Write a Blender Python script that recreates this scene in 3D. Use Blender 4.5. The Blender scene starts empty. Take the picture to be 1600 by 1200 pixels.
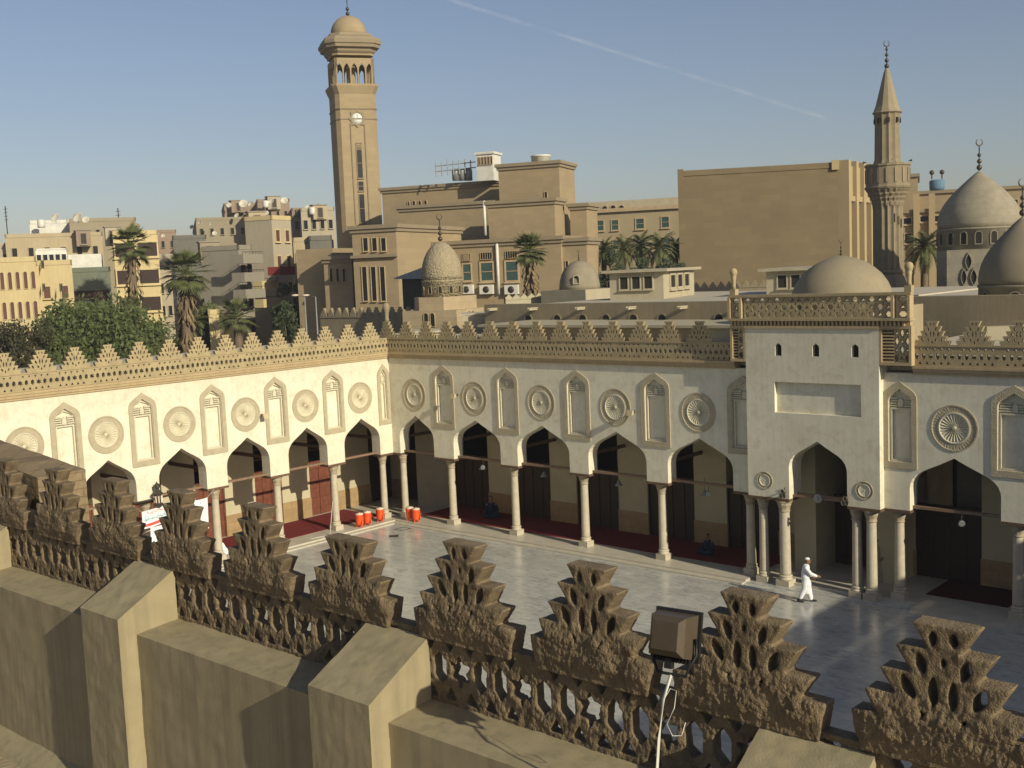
import bpy, bmesh, math, random
import numpy as np
from mathutils import Vector, Matrix
random.seed(7)
PI = math.pi
SC = bpy.context.scene
COL = SC.collection

# ------------------------------------------------------------------ camera
CAM = Vector((41.825, -37.499, 12.203))
YAW, PITCH, ROLL, FPX = math.radians(-41.9142), math.radians(-5.7894), math.radians(-2.3834), 1765.96
_f = Vector((math.sin(YAW)*math.cos(PITCH), math.cos(YAW)*math.cos(PITCH), math.sin(PITCH)))
_r0 = Vector((math.cos(YAW), -math.sin(YAW), 0)); _u0 = _r0.cross(_f)
_r = _r0*math.cos(ROLL)+_u0*math.sin(ROLL); _u = -_r0*math.sin(ROLL)+_u0*math.cos(ROLL)
cd = bpy.data.cameras.new('camera'); cam = bpy.data.objects.new('camera', cd); COL.objects.link(cam)
cd.sensor_width = 36; cd.lens = FPX/1600*36; cd.clip_start = 0.1; cd.clip_end = 20000
cam.matrix_world = Matrix(((_r.x,_u.x,-_f.x,CAM.x),(_r.y,_u.y,-_f.y,CAM.y),(_r.z,_u.z,-_f.z,CAM.z),(0,0,0,1)))
SC.camera = cam
# ------------------------------------------------------------------ light
SUN_DIR = Vector((0.989, -0.148, 0)).normalized(); EL = math.radians(24.5)
SUN = Vector((SUN_DIR.x*math.cos(EL), SUN_DIR.y*math.cos(EL), math.sin(EL)))
W = bpy.data.worlds.new('World'); SC.world = W; W.use_nodes = True
wn = W.node_tree; bg = wn.nodes['Background']
sky = wn.nodes.new('ShaderNodeTexSky'); sky.sky_type = 'NISHITA'; sky.sun_disc = False
sky.sun_elevation = EL; sky.sun_rotation = math.atan2(SUN.x, SUN.y)
sky.altitude = 0; sky.air_density = 1.0; sky.dust_density = 1.0; sky.ozone_density = 1.0
hs = wn.nodes.new('ShaderNodeHueSaturation'); hs.inputs['Saturation'].default_value = 0.95
wn.links.new(sky.outputs[0], hs.inputs['Color'])
tn = wn.nodes.new('ShaderNodeMix'); tn.data_type = 'RGBA'; tn.blend_type = 'MULTIPLY'; tn.inputs[0].default_value = 1.0; tn.inputs[7].default_value = (1.0, 0.97, 1.06, 1)
wn.links.new(hs.outputs[0], tn.inputs[6]); wn.links.new(tn.outputs[2], bg.inputs[0]); bg.inputs[1].default_value = 0.076
sl = bpy.data.lights.new('sun', 'SUN'); so = bpy.data.objects.new('sun', sl); COL.objects.link(so)
sl.energy = 4.6; sl.angle = math.radians(0.5); sl.color = (1.0, 0.915, 0.71)
so.rotation_euler = SUN.to_track_quat('Z', 'Y').to_euler(); so.location = (60, -40, 60)
SC.view_settings.view_transform = 'Standard'; SC.view_settings.look = 'None'
SC.view_settings.exposure = 0.09; SC.view_settings.gamma = 1.0

# ------------------------------------------------------------------ helpers: picture direction -> world point
def ray(px, py): return _f + _r*((px-800)/FPX) - _u*((py-600)/FPX)
def at(px, py, D): return CAM + ray(px, py)*D
def hit(px, py, p0, n):
    d = ray(px, py); return CAM + d*((p0-CAM).dot(n)/d.dot(n))

# ------------------------------------------------------------------ materials
MATS = {}
def mat(name, col, rough=0.85, col2=None, nscale=1.5, var=0.5, bump=0.25, bscale=25, bdist=0.02, metal=0, streak=0,
        streak_col=None, kind='noise', spec=0.3, obj=False, extra=None):
    if name in MATS: return MATS[name]
    if name not in ('orange_plastic','red_carpet','door_wood','banner_red','banner_blue','banner_white','skin','white_cotton'):
        y_=lambda c:(c[0]*0.995,c[1]*0.995,c[2]*0.94)
        if col2 is None: col2=tuple(c*0.72 for c in col)
        col=y_(col); col2=y_(col2)
    m = bpy.data.materials.new(name); m.use_nodes = True; nt = m.node_tree; N = nt.nodes; L = nt.links
    b = N['Principled BSDF']; b.inputs['Roughness'].default_value = rough; b.inputs['Metallic'].default_value = metal
    b.inputs['Specular IOR Level'].default_value = spec
    if obj:
        tc = N.new('ShaderNodeTexCoord'); pos = tc.outputs['Object']
    else:
        g = N.new('ShaderNodeNewGeometry'); pos = g.outputs['Position']
    if col2 is None: col2 = tuple(c*0.72 for c in col)
    n1 = N.new('ShaderNodeTexNoise'); n1.inputs['Scale'].default_value = nscale; n1.inputs['Detail'].default_value = 8; n1.inputs['Roughness'].default_value = 0.65
    L.new(pos, n1.inputs['Vector'])
    cr = N.new('ShaderNodeValToRGB'); cr.color_ramp.elements[0].position = 0.5-var/2; cr.color_ramp.elements[1].position = 0.5+var/2
    cr.color_ramp.elements[0].color = (*col2, 1); cr.color_ramp.elements[1].color = (*col, 1)
    L.new(n1.outputs['Fac'], cr.inputs['Fac']); out = cr.outputs['Color']
    if streak:
        mp = N.new('ShaderNodeMapping'); mp.inputs['Scale'].default_value = (7, 7, 0.35); L.new(pos, mp.inputs['Vector'])
        n3 = N.new('ShaderNodeTexNoise'); n3.inputs['Scale'].default_value = 1.2; n3.inputs['Detail'].default_value = 6; L.new(mp.outputs[0], n3.inputs['Vector'])
        r3 = N.new('ShaderNodeValToRGB'); r3.color_ramp.elements[0].position = 0.45; r3.color_ramp.elements[1].position = 0.7
        r3.color_ramp.elements[0].color = (0,0,0,1); r3.color_ramp.elements[1].color = (streak, streak, streak, 1)
        L.new(n3.outputs['Fac'], r3.inputs['Fac'])
        mx = N.new('ShaderNodeMix'); mx.data_type = 'RGBA'; L.new(r3.outputs['Color'], mx.inputs[0]); L.new(out, mx.inputs[6])
        sc = streak_col or tuple(c*0.55 for c in col); mx.inputs[7].default_value = (*sc, 1); out = mx.outputs[2]
    if extra: out = extra(nt, pos, out, b)
    L.new(out, b.inputs['Base Color'])
    if bump:
        if kind == 'carved':
            t = N.new('ShaderNodeTexVoronoi'); t.feature = 'DISTANCE_TO_EDGE'; t.inputs['Scale'].default_value = bscale; h = t.outputs['Distance']
            L.new(pos, t.inputs['Vector'])
        else:
            t = N.new('ShaderNodeTexNoise'); t.inputs['Scale'].default_value = bscale; t.inputs['Detail'].default_value = 5; h = t.outputs['Fac']
            L.new(pos, t.inputs['Vector'])
        bp = N.new('ShaderNodeBump'); bp.inputs['Strength'].default_value = bump; bp.inputs['Distance'].default_value = bdist
        L.new(h, bp.inputs['Height']); L.new(bp.outputs['Normal'], b.inputs['Normal'])
    MATS[name] = m; return m

def bricks(scale=1.0, bw=0.9, bh=0.4, amt=0.35, rot=False, dark=0.6):
    def ex(nt, pos, out, b):
        N = nt.nodes; L = nt.links
        sp = N.new('ShaderNodeSeparateXYZ'); L.new(pos, sp.inputs[0])
        ad = N.new('ShaderNodeMath'); ad.operation = 'ADD'; L.new(sp.outputs[0], ad.inputs[0]); L.new(sp.outputs[1], ad.inputs[1])
        cb = N.new('ShaderNodeCombineXYZ'); L.new(ad.outputs[0], cb.inputs[0]); L.new(sp.outputs[2], cb.inputs[1])
        if rot: L.new(sp.outputs[0], cb.inputs[0]); L.new(sp.outputs[1], cb.inputs[1])
        br = N.new('ShaderNodeTexBrick'); br.inputs['Scale'].default_value = scale
        br.inputs['Brick Width'].default_value = bw; br.inputs['Row Height'].default_value = bh
        br.inputs['Mortar Size'].default_value = 0.012; br.inputs['Bias'].default_value = 0.1
        br.inputs['Color1'].default_value = (1,1,1,1); br.inputs['Color2'].default_value = (0.82,0.82,0.84,1); br.inputs['Mortar'].default_value = (dark,dark,dark*0.96,1)
        L.new(cb.outputs[0], br.inputs['Vector'])
        mx = N.new('ShaderNodeMix'); mx.data_type = 'RGBA'; mx.blend_type = 'MULTIPLY'; mx.inputs[0].default_value = amt*2
        L.new(out, mx.inputs[6]); L.new(br.outputs['Color'], mx.inputs[7]); return mx.outputs[2]
    return ex

def marble_extra(nt, pos, out, b):
    N = nt.nodes; L = nt.links
    mp = N.new('ShaderNodeMapping'); mp.inputs['Rotation'].default_value = (0,0,0.5); mp.inputs['Scale'].default_value = (0.7,1.9,1); L.new(pos, mp.inputs['Vector'])
    n = N.new('ShaderNodeTexNoise'); n.inputs['Scale'].default_value = 2.6; n.inputs['Detail'].default_value = 12; n.inputs['Distortion'].default_value = 1.4; L.new(mp.outputs[0], n.inputs['Vector'])
    r = N.new('ShaderNodeValToRGB'); r.color_ramp.elements[0].position = 0.32; r.color_ramp.elements[0].color = (0.62,0.63,0.63,1)
    r.color_ramp.elements[1].position = 0.52; r.color_ramp.elements[1].color = (1,1,1,1); L.new(n.outputs['Fac'], r.inputs['Fac'])
    mx = N.new('ShaderNodeMix'); mx.data_type = 'RGBA'; mx.blend_type = 'MULTIPLY'; mx.inputs[0].default_value = 0.75
    L.new(out, mx.inputs[6]); L.new(r.outputs['Color'], mx.inputs[7])
    o2 = bricks(1.0, 1.1, 0.55, 0.42, rot=True, dark=0.7)(nt, pos, mx.outputs[2], b)
    n2 = N.new('ShaderNodeTexNoise'); n2.inputs['Scale'].default_value = 0.8; n2.inputs['Detail'].default_value = 6; L.new(pos, n2.inputs['Vector'])
    r2 = N.new('ShaderNodeMapRange'); r2.inputs['From Min'].default_value = 0.3; r2.inputs['From Max'].default_value = 0.7
    r2.inputs['To Min'].default_value = 0.16; r2.inputs['To Max'].default_value = 0.30; L.new(n2.outputs['Fac'], r2.inputs['Value']); L.new(r2.outputs[0], b.inputs['Roughness'])
    return o2

def grime(nt, pos, out, b):
    N = nt.nodes; L = nt.links
    sp = N.new('ShaderNodeSeparateXYZ'); L.new(pos, sp.inputs[0])
    n = N.new('ShaderNodeTexNoise'); n.inputs['Scale'].default_value = 2.3; n.inputs['Detail'].default_value = 9; n.inputs['Roughness'].default_value = 0.7; n.inputs['Distortion'].default_value = 0.6; L.new(pos, n.inputs['Vector'])
    r = N.new('ShaderNodeValToRGB'); r.color_ramp.elements[0].position = 0.50; r.color_ramp.elements[0].color = (0,0,0,1); r.color_ramp.elements[1].position = 0.68; r.color_ramp.elements[1].color = (0.55,0.55,0.55,1); L.new(n.outputs['Fac'], r.inputs['Fac'])
    m = N.new('ShaderNodeMix'); m.data_type = 'RGBA'; L.new(r.outputs['Color'], m.inputs[0]); L.new(out, m.inputs[6]); m.inputs[7].default_value = (0.50,0.42,0.29,1)
    # run-off dirt just below the cornice line and repaired patches
    mr = N.new('ShaderNodeMapRange'); mr.inputs['From Min'].default_value = 7.2; mr.inputs['From Max'].default_value = 8.15; mr.inputs['To Max'].default_value = 0.5; L.new(sp.outputs[2], mr.inputs['Value'])
    mp = N.new('ShaderNodeMapping'); mp.inputs['Scale'].default_value = (4,4,0.25); L.new(pos, mp.inputs['Vector'])
    n2 = N.new('ShaderNodeTexNoise'); n2.inputs['Scale'].default_value = 1.4; n2.inputs['Detail'].default_value = 6; L.new(mp.outputs[0], n2.inputs['Vector'])
    mu = N.new('ShaderNodeMath'); mu.operation = 'MULTIPLY'; L.new(mr.outputs[0], mu.inputs[0]); L.new(n2.outputs['Fac'], mu.inputs[1])
    m2 = N.new('ShaderNodeMix'); m2.data_type = 'RGBA'; L.new(mu.outputs[0], m2.inputs[0]); L.new(m.outputs[2], m2.inputs[6]); m2.inputs[7].default_value = (0.44,0.37,0.26,1)
    v = N.new('ShaderNodeTexVoronoi'); v.feature = 'DISTANCE_TO_EDGE'; v.inputs['Scale'].default_value = 0.55; 
    nd = N.new('ShaderNodeTexNoise'); nd.inputs['Scale'].default_value = 3.0; nd.inputs['Detail'].default_value = 6; L.new(pos, nd.inputs['Vector'])
    va = N.new('ShaderNodeVectorMath'); va.operation = 'MULTIPLY_ADD'; va.inputs[1].default_value = (0.5,0.5,0.5); L.new(nd.outputs['Color'], va.inputs[0]); L.new(pos, va.inputs[2]); L.new(va.outputs[0], v.inputs['Vector'])
    cr = N.new('ShaderNodeMapRange'); cr.inputs['From Max'].default_value = 0.012; cr.inputs['To Min'].default_value = 0.14; cr.inputs['To Max'].default_value = 0.0; L.new(v.outputs['Distance'], cr.inputs['Value'])
    m3 = N.new('ShaderNodeMix'); m3.data_type = 'RGBA'; L.new(cr.outputs[0], m3.inputs[0]); L.new(m2.outputs[2], m3.inputs[6]); m3.inputs[7].default_value = (0.30,0.24,0.16,1)
    return m3.outputs[2]
m_plaster = mat('white_plaster', (0.77,0.735,0.61), col2=(0.62,0.575,0.45), nscale=0.7, var=0.5, bump=0.25, bscale=9, bdist=0.015, streak=0.28, streak_col=(0.52,0.45,0.33), extra=grime)
m_carved = mat('carved_stone', (0.47,0.405,0.29), col2=(0.35,0.30,0.21), nscale=3, kind='carved', bump=0.9, bscale=16, bdist=0.02)
m_ros = mat('medallion_stone', (0.64,0.59,0.46), col2=(0.50,0.455,0.34), nscale=4, bump=0.3, bscale=40)
m_sand = mat('parapet_sandstone', (0.42,0.335,0.195), col2=(0.28,0.225,0.135), nscale=2.2, bump=0.4, bscale=30, bdist=0.02)
m_sandL = mat('cornice_sandstone', (0.47,0.36,0.21), col2=(0.37,0.28,0.165), nscale=1.5, bump=0.3, bscale=20, streak=0.3)
m_rough = mat('rough_eroded_mortar', (0.24,0.18,0.11), col2=(0.12,0.088,0.055), nscale=6, var=0.35, bump=1.0, bscale=75, bdist=0.018)
m_pier = mat('parapet_render', (0.33,0.275,0.175), col2=(0.27,0.225,0.14), nscale=3.5, var=0.5, bump=0.5, bscale=70, bdist=0.006, streak=0.6, streak_col=(0.19,0.165,0.10))
m_marb = mat('marble_paving', (0.56,0.55,0.51), rough=0.22, col2=(0.45,0.445,0.43), nscale=1.1, bump=0.03, bscale=3, bdist=0.01, spec=0.5, extra=marble_extra)
m_step = mat('marble_step', (0.55,0.50,0.42), rough=0.35, col2=(0.42,0.39,0.33), nscale=2, bump=0.1, bscale=20)
m_col = mat('column_marble', (0.55,0.48,0.38), rough=0.45, col2=(0.38,0.34,0.27), nscale=4, bump=0.15, bscale=30, bdist=0.01)
m_cap = mat('capital_marble', (0.44,0.37,0.27), rough=0.7, col2=(0.27,0.22,0.16), nscale=7, kind='carved', bump=0.8, bscale=28, bdist=0.02)
m_wood = mat('old_wood', (0.17,0.10,0.06), rough=0.75, col2=(0.09,0.055,0.035), nscale=8, bump=0.3)
m_tie = mat('tie_beam_wood', (0.26,0.17,0.11), rough=0.8, col2=(0.16,0.10,0.07), nscale=5, bump=0.3)
m_door = mat('door_wood', (0.22,0.075,0.04), rough=0.55, col2=(0.12,0.04,0.025), nscale=6, bump=0.2, extra=bricks(1.0,0.36,0.5,0.4,dark=0.4))
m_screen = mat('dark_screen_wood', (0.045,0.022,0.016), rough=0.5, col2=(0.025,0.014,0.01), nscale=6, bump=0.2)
m_carpet = mat('red_carpet', (0.20,0.022,0.02), rough=0.95, col2=(0.12,0.015,0.015), nscale=6, bump=0.4, bscale=150)
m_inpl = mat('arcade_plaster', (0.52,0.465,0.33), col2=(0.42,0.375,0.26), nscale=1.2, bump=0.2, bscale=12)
m_dado = mat('stone_dado', (0.42,0.29,0.15), rough=0.5, col2=(0.29,0.20,0.11), nscale=3, bump=0.1, extra=bricks(1.0,0.7,0.38,0.3))
m_dark = mat('dark_interior', (0.03,0.025,0.02), rough=0.9, bump=0)
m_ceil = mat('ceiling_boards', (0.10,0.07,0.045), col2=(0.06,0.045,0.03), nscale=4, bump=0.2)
m_roof = mat('roof_screed', (0.50,0.45,0.36), col2=(0.38,0.34,0.27), nscale=1.0, bump=0.3, bscale=15)
m_roofd = mat('roof_wall_plaster', (0.34,0.28,0.19), col2=(0.25,0.205,0.135), nscale=0.9, var=0.6, bump=0.35, bscale=12, streak=0.35)
m_roofl = mat('pale_roof_wall', (0.44,0.385,0.28), col2=(0.34,0.30,0.215), nscale=1.5, bump=0.3, bscale=15)
m_block = mat('ashlar_stone', (0.47,0.37,0.24), col2=(0.36,0.28,0.18), nscale=1.2, bump=0.3, bscale=18, extra=bricks(1.0,1.3,0.45,0.3))
m_domed = mat('dome_stone', (0.33,0.295,0.225), col2=(0.23,0.205,0.155), nscale=2.0, bump=0.3, bscale=14, extra=bricks(1.0,0.9,0.42,0.25,dark=0.7))
m_domep = mat('dome_plaster', (0.29,0.245,0.165), col2=(0.24,0.20,0.14), nscale=1.0, bump=0.15, bscale=10, streak=0.2)
m_adm = mat('office_sandstone', (0.37,0.285,0.175), col2=(0.31,0.24,0.148), nscale=0.25, bump=0.2, bscale=6, extra=bricks(1.0,1.4,0.5,0.3,dark=0.72))
m_admd = mat('office_trim', (0.285,0.228,0.155), col2=(0.235,0.19,0.13), nscale=0.8, bump=0.2, bscale=8)
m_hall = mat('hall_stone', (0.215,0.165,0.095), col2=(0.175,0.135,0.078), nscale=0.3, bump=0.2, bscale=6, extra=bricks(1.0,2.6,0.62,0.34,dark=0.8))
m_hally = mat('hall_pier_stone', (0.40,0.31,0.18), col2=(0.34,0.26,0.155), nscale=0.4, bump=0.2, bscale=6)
m_glass = mat('window_glass', (0.018,0.019,0.02), rough=0.3, bump=0, spec=0.25)
m_glassg = mat('green_window', (0.05,0.10,0.09), rough=0.2, bump=0, spec=0.6)
m_shut = mat('brown_shutter', (0.12,0.05,0.045), rough=0.6, bump=0.1)
m_frame = mat('stone_frame', (0.50,0.38,0.24), bump=0.1)
m_white = mat('white_paint', (0.72,0.70,0.64), rough=0.5, bump=0.1)
m_metal = mat('dark_metal', (0.07,0.06,0.05), rough=0.45, metal=0.3, bump=0.1)
m_bronze = mat('bronze_finial', (0.10,0.085,0.06), rough=0.4, metal=0.6, bump=0.1)
m_grey = mat('grey_metal', (0.30,0.31,0.32), rough=0.5, metal=0.3, bump=0.1)
m_leaf = mat('tree_leaves', (0.12,0.145,0.05), rough=0.7, col2=(0.06,0.08,0.028), nscale=1.2, bump=0)
m_leafd = mat('dark_leaves', (0.060,0.075,0.034), rough=0.7, col2=(0.034,0.048,0.022), nscale=1.5, bump=0)
m_palm = mat('palm_leaves', (0.13,0.14,0.055), rough=0.6, col2=(0.07,0.085,0.034), nscale=2.5, bump=0)
m_dead = mat('dead_palm_fronds', (0.26,0.19,0.11), rough=0.8, col2=(0.15,0.11,0.06), nscale=4, bump=0)
m_trunk = mat('tree_bark', (0.20,0.15,0.10), col2=(0.11,0.08,0.055), nscale=6, bump=0.6, bscale=12, bdist=0.05)
m_orange = mat('orange_plastic', (0.80,0.10,0.02), rough=0.4, col2=(0.68,0.075,0.015), nscale=8, bump=0, spec=0.5)
m_lid = mat('cooler_lid_plastic', (0.75,0.62,0.52), rough=0.45, bump=0)
m_skin = mat('skin', (0.30,0.16,0.10), rough=0.55, bump=0.05)
m_robe = mat('white_cotton', (0.78,0.79,0.80), rough=0.85, col2=(0.68,0.69,0.71), nscale=6, bump=0.4, bscale=9, bdist=0.03)
m_blue = mat('navy_cloth', (0.014,0.03,0.055), rough=0.9, bump=0.4, bscale=9, bdist=0.03)
m_tan = mat('pale_tan_cloth', (0.42,0.36,0.28), rough=0.9, bump=0.4, bscale=9, bdist=0.03)
m_black = mat('black_leather', (0.02,0.02,0.02), rough=0.5, bump=0)
m_road = mat('asphalt', (0.07,0.065,0.06), col2=(0.05,0.047,0.043), nscale=1, bump=0.2)
m_earth = mat('dusty_ground', (0.25,0.20,0.14), col2=(0.17,0.14,0.10), nscale=0.3, bump=0.3)

# ------------------------------------------------------------------ mesh building
class MB:
    def __init__(s): s.v = []; s.f = []; s.m = []; s.sm = []
    def add(s, vs, fs, mi=0, T=None, smooth=False):
        o = len(s.v)
        s.v += [tuple(T(Vector(v))) if T else tuple(v) for v in vs]
        s.f += [tuple(i+o for i in f) for f in fs]; s.m += [mi]*len(fs); s.sm += [smooth]*len(fs)
        return s
    def box(s, a, b, mi=0, T=None):
        x0,y0,z0 = a; x1,y1,z1 = b
        return s.add([(x0,y0,z0),(x1,y0,z0),(x1,y1,z0),(x0,y1,z0),(x0,y0,z1),(x1,y0,z1),(x1,y1,z1),(x0,y1,z1)],
                     [(0,3,2,1),(4,5,6,7),(0,1,5,4),(1,2,6,5),(2,3,7,6),(3,0,4,7)], mi, T)
    def hexa(s, b4, t4, mi=0, T=None):
        return s.add(list(b4)+list(t4), [(0,3,2,1),(4,5,6,7),(0,1,5,4),(1,2,6,5),(2,3,7,6),(3,0,4,7)], mi, T)
    def prism(s, pts, z0, z1, mi=0, T=None):   # pts (x,y) outline, extruded in z
        n = len(pts)
        return s.add([(p[0],p[1],z0) for p in pts]+[(p[0],p[1],z1) for p in pts],
                     [tuple(range(n-1,-1,-1)), tuple(range(n,2*n))]+[(i,(i+1)%n,n+(i+1)%n,n+i) for i in range(n)], mi, T)
    def lathe(s, prof, seg=24, c=(0,0), mi=0, T=None, fn=None, smooth=True, rot=0):
        vs = []; fs = []; n = len(prof)
        for k in range(seg):
            a = 2*PI*k/seg+rot
            for (r,z) in prof:
                rr = fn(r,z,a) if fn else r
                vs.append((c[0]+rr*math.cos(a), c[1]+rr*math.sin(a), z))
        for k in range(seg):
            k2 = (k+1)%seg
            for i in range(n-1): fs.append((k*n+i, k2*n+i, k2*n+i+1, k*n+i+1))
        if prof[0][0] > 1e-4: fs.append(tuple(k*n for k in range(seg-1,-1,-1)))
        if prof[-1][0] > 1e-4: fs.append(tuple(k*n+n-1 for k in range(seg)))
        return s.add(vs, fs, mi, T, smooth)
    def tube(s, pts, rad, seg=8, mi=0, T=None):
        pts = [Vector(p) for p in pts]; vs = []; fs = []
        R = rad if isinstance(rad,(list,tuple)) else [rad]*len(pts)
        for i,p in enumerate(pts):
            d = (pts[min(i+1,len(pts)-1)]-pts[max(i-1,0)]).normalized()
            a = d.orthogonal().normalized() if abs(d.z) < 0.99 else Vector((1,0,0))
            if abs(d.z) < 0.99: a = d.cross(Vector((0,0,1))).normalized()
            b = d.cross(a).normalized()
            for k in range(seg):
                t = 2*PI*k/seg; vs.append(p+(a*math.cos(t)+b*math.sin(t))*R[i])
        for i in range(len(pts)-1):
            for k in range(seg):
                k2=(k+1)%seg; fs.append((i*seg+k,i*seg+k2,(i+1)*seg+k2,(i+1)*seg+k))
        fs.append(tuple(range(seg-1,-1,-1))); n=(len(pts)-1)*seg; fs.append(tuple(n+k for k in range(seg)))
        return s.add(vs, fs, mi, T, seg>5)
    def sphere(s, c, r, seg=14, rings=8, mi=0, sc=(1,1,1), T=None):
        prof = [(max(1e-5,r*math.sin(PI*i/rings)), -r*math.cos(PI*i/rings)) for i in range(rings+1)]
        vs=[];fs=[];n=rings+1
        for k in range(seg):
            a=2*PI*k/seg
            for (q,z) in prof: vs.append((c[0]+q*math.cos(a)*sc[0], c[1]+q*math.sin(a)*sc[1], c[2]+z*sc[2]))
        for k in range(seg):
            k2=(k+1)%seg
            for i in range(n-1): fs.append((k*n+i,k2*n+i,k2*n+i+1,k*n+i+1))
        return s.add(vs,fs,mi,T,True)
    def merge(s, me, T=None, mi=0, smooth=False):
        return s.add([v.co for v in me.vertices], [tuple(p.vertices) for p in me.polygons], mi, T, smooth)
    def mesh(s, name, mats, off=Vector((0,0,0)), fix=True):
        me = bpy.data.meshes.new(name)
        vs = [(v[0]-off[0], v[1]-off[1], v[2]-off[2]) for v in s.v]
        me.from_pydata(vs, [], s.f)
        if not isinstance(mats,(list,tuple)): mats = [mats]
        for m in mats: me.materials.append(m)
        if fix:
            for p, mi, sm in zip(me.polygons, s.m, s.sm): p.material_index = mi; p.use_smooth = sm
            b = bmesh.new(); b.from_mesh(me); bmesh.ops.recalc_face_normals(b, faces=b.faces); b.to_mesh(me); b.free()
        else:
            for p, mi, sm in zip(me.polygons, s.m, s.sm): p.material_index = mi; p.use_smooth = sm
        me.update(); return me
    def build(s, name, mats, parent=None, label=None, fix=True):
        off = ORG.get(parent.name, Vector((0,0,0))) if parent else Vector((0,0,0))
        me = s.mesh(name, mats, off, fix)
        o = bpy.data.objects.new(name, me); COL.objects.link(o)
        if parent: o.parent = parent; ORG[o.name] = off
        if label: o['label'] = label
        return o
ORG = {}
def thing(name, label, cat, loc=(0,0,0), group=None, rz=0):
    o = bpy.data.objects.new(name, None); COL.objects.link(o); o.location = loc; o.rotation_euler = (0,0,rz); o.empty_display_size = 0.3
    o['label'] = label; o['category'] = cat
    if group: o['group'] = group
    ORG[o.name] = Vector(loc); return o
def tag(o, label, cat, group=None):
    o['label'] = label; o['category'] = cat
    if group: o['group'] = group
    return o
def struct(o): o['kind'] = 'structure'; return o
def inst(name, me, parent, loc=(0,0,0), rz=0, label=None, sc=None):
    o = bpy.data.objects.new(name, me); COL.objects.link(o); o.parent = parent
    off = ORG.get(parent.name, Vector((0,0,0))) if parent else Vector((0,0,0))
    o.location = Vector(loc)-off; o.rotation_euler = (0,0,rz)
    if sc: o.scale = sc
    ORG[o.name] = Vector((0,0,0))
    if label: o['label'] = label
    return o
def copy_tree(o, parent=None):
    c = o.copy(); COL.objects.link(c); c.parent = parent
    for ch in list(o.children): copy_tree(ch, c)
    return c

def plate(outlines, thick, bevel=0.0):
    """outlines in (s,z) -> mesh with x=s, y=z, z in [0,thick] (holes by even-odd)"""
    cu = bpy.data.curves.new('tmp','CURVE'); cu.dimensions='2D'; cu.fill_mode='BOTH'
    for o in outlines:
        sp = cu.splines.new('POLY'); sp.points.add(len(o)-1); sp.use_cyclic_u=True
        for p,q in zip(sp.points,o): p.co=(q[0],q[1],0,1)
    cu.extrude = thick/2-bevel; cu.bevel_depth = bevel; cu.bevel_resolution = 0
    if bevel: cu.offset = -bevel
    ob = bpy.data.objects.new('tmp',cu)
    me = bpy.data.meshes.new_from_object(ob)
    for v in me.vertices: v.co.z += thick/2
    bpy.data.objects.remove(ob); bpy.data.curves.remove(cu)
    return me

def evalmods(me, mods):
    ob = bpy.data.objects.new('tmp', me); COL.objects.link(ob)
    for fn in mods: fn(ob)
    dg = bpy.context.evaluated_depsgraph_get(); ev = ob.evaluated_get(dg)
    r = bpy.data.meshes.new_from_object(ev)
    bpy.data.objects.remove(ob); return r
def m_remesh(vox):
    def f(ob): m = ob.modifiers.new('r','REMESH'); m.mode='VOXEL'; m.voxel_size=vox
    return f
def m_smooth(n, fac=0.5):
    def f(ob): m = ob.modifiers.new('s','SMOOTH'); m.iterations=n; m.factor=fac
    return f

def keel(hw, z0, zs, zt, c=0, n=1):
    """closed outline: straight jambs from z0 to zs then keel arch up to zt"""
    h = zt-zs
    L = [(-hw,z0),(-hw,zs),(-0.985*hw,zs+0.14*h),(-0.94*hw,zs+0.28*h),(-0.85*hw,zs+0.42*h),(-0.71*hw,zs+0.54*h),(-0.52*hw,zs+0.66*h),(-0.26*hw,zs+0.82*h),(0,zt)]
    return [(c+x,z) for x,z in L]+[(c-x,z) for x,z in L[-2::-1]]
def circ(c, z, r, n=24, ph=0): return [(c+r*math.cos(2*PI*k/n+ph), z+r*math.sin(2*PI*k/n+ph)) for k in range(n)]
def star(c, z, r1, r2, n=6): return [(c+(r1 if k%2==0 else r2)*math.sin(PI*k/n), z+(r1 if k%2==0 else r2)*math.cos(PI*k/n)) for k in range(2*n)]
def rect(a,b,c,d): return [(a,b),(c,b),(c,d),(a,d)]
def almond(c, z, hw, hh, tilt=0):
    L = [(0,hh),(0.75*hw,0.45*hh),(hw,0),(0.75*hw,-0.45*hh),(0,-hh),(-0.75*hw,-0.45*hh),(-hw,0),(-0.75*hw,0.45*hh)]
    ct, st = math.cos(tilt), math.sin(tilt)
    return [(c+x*ct-y*st, z+x*st+y*ct) for x,y in L]

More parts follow.
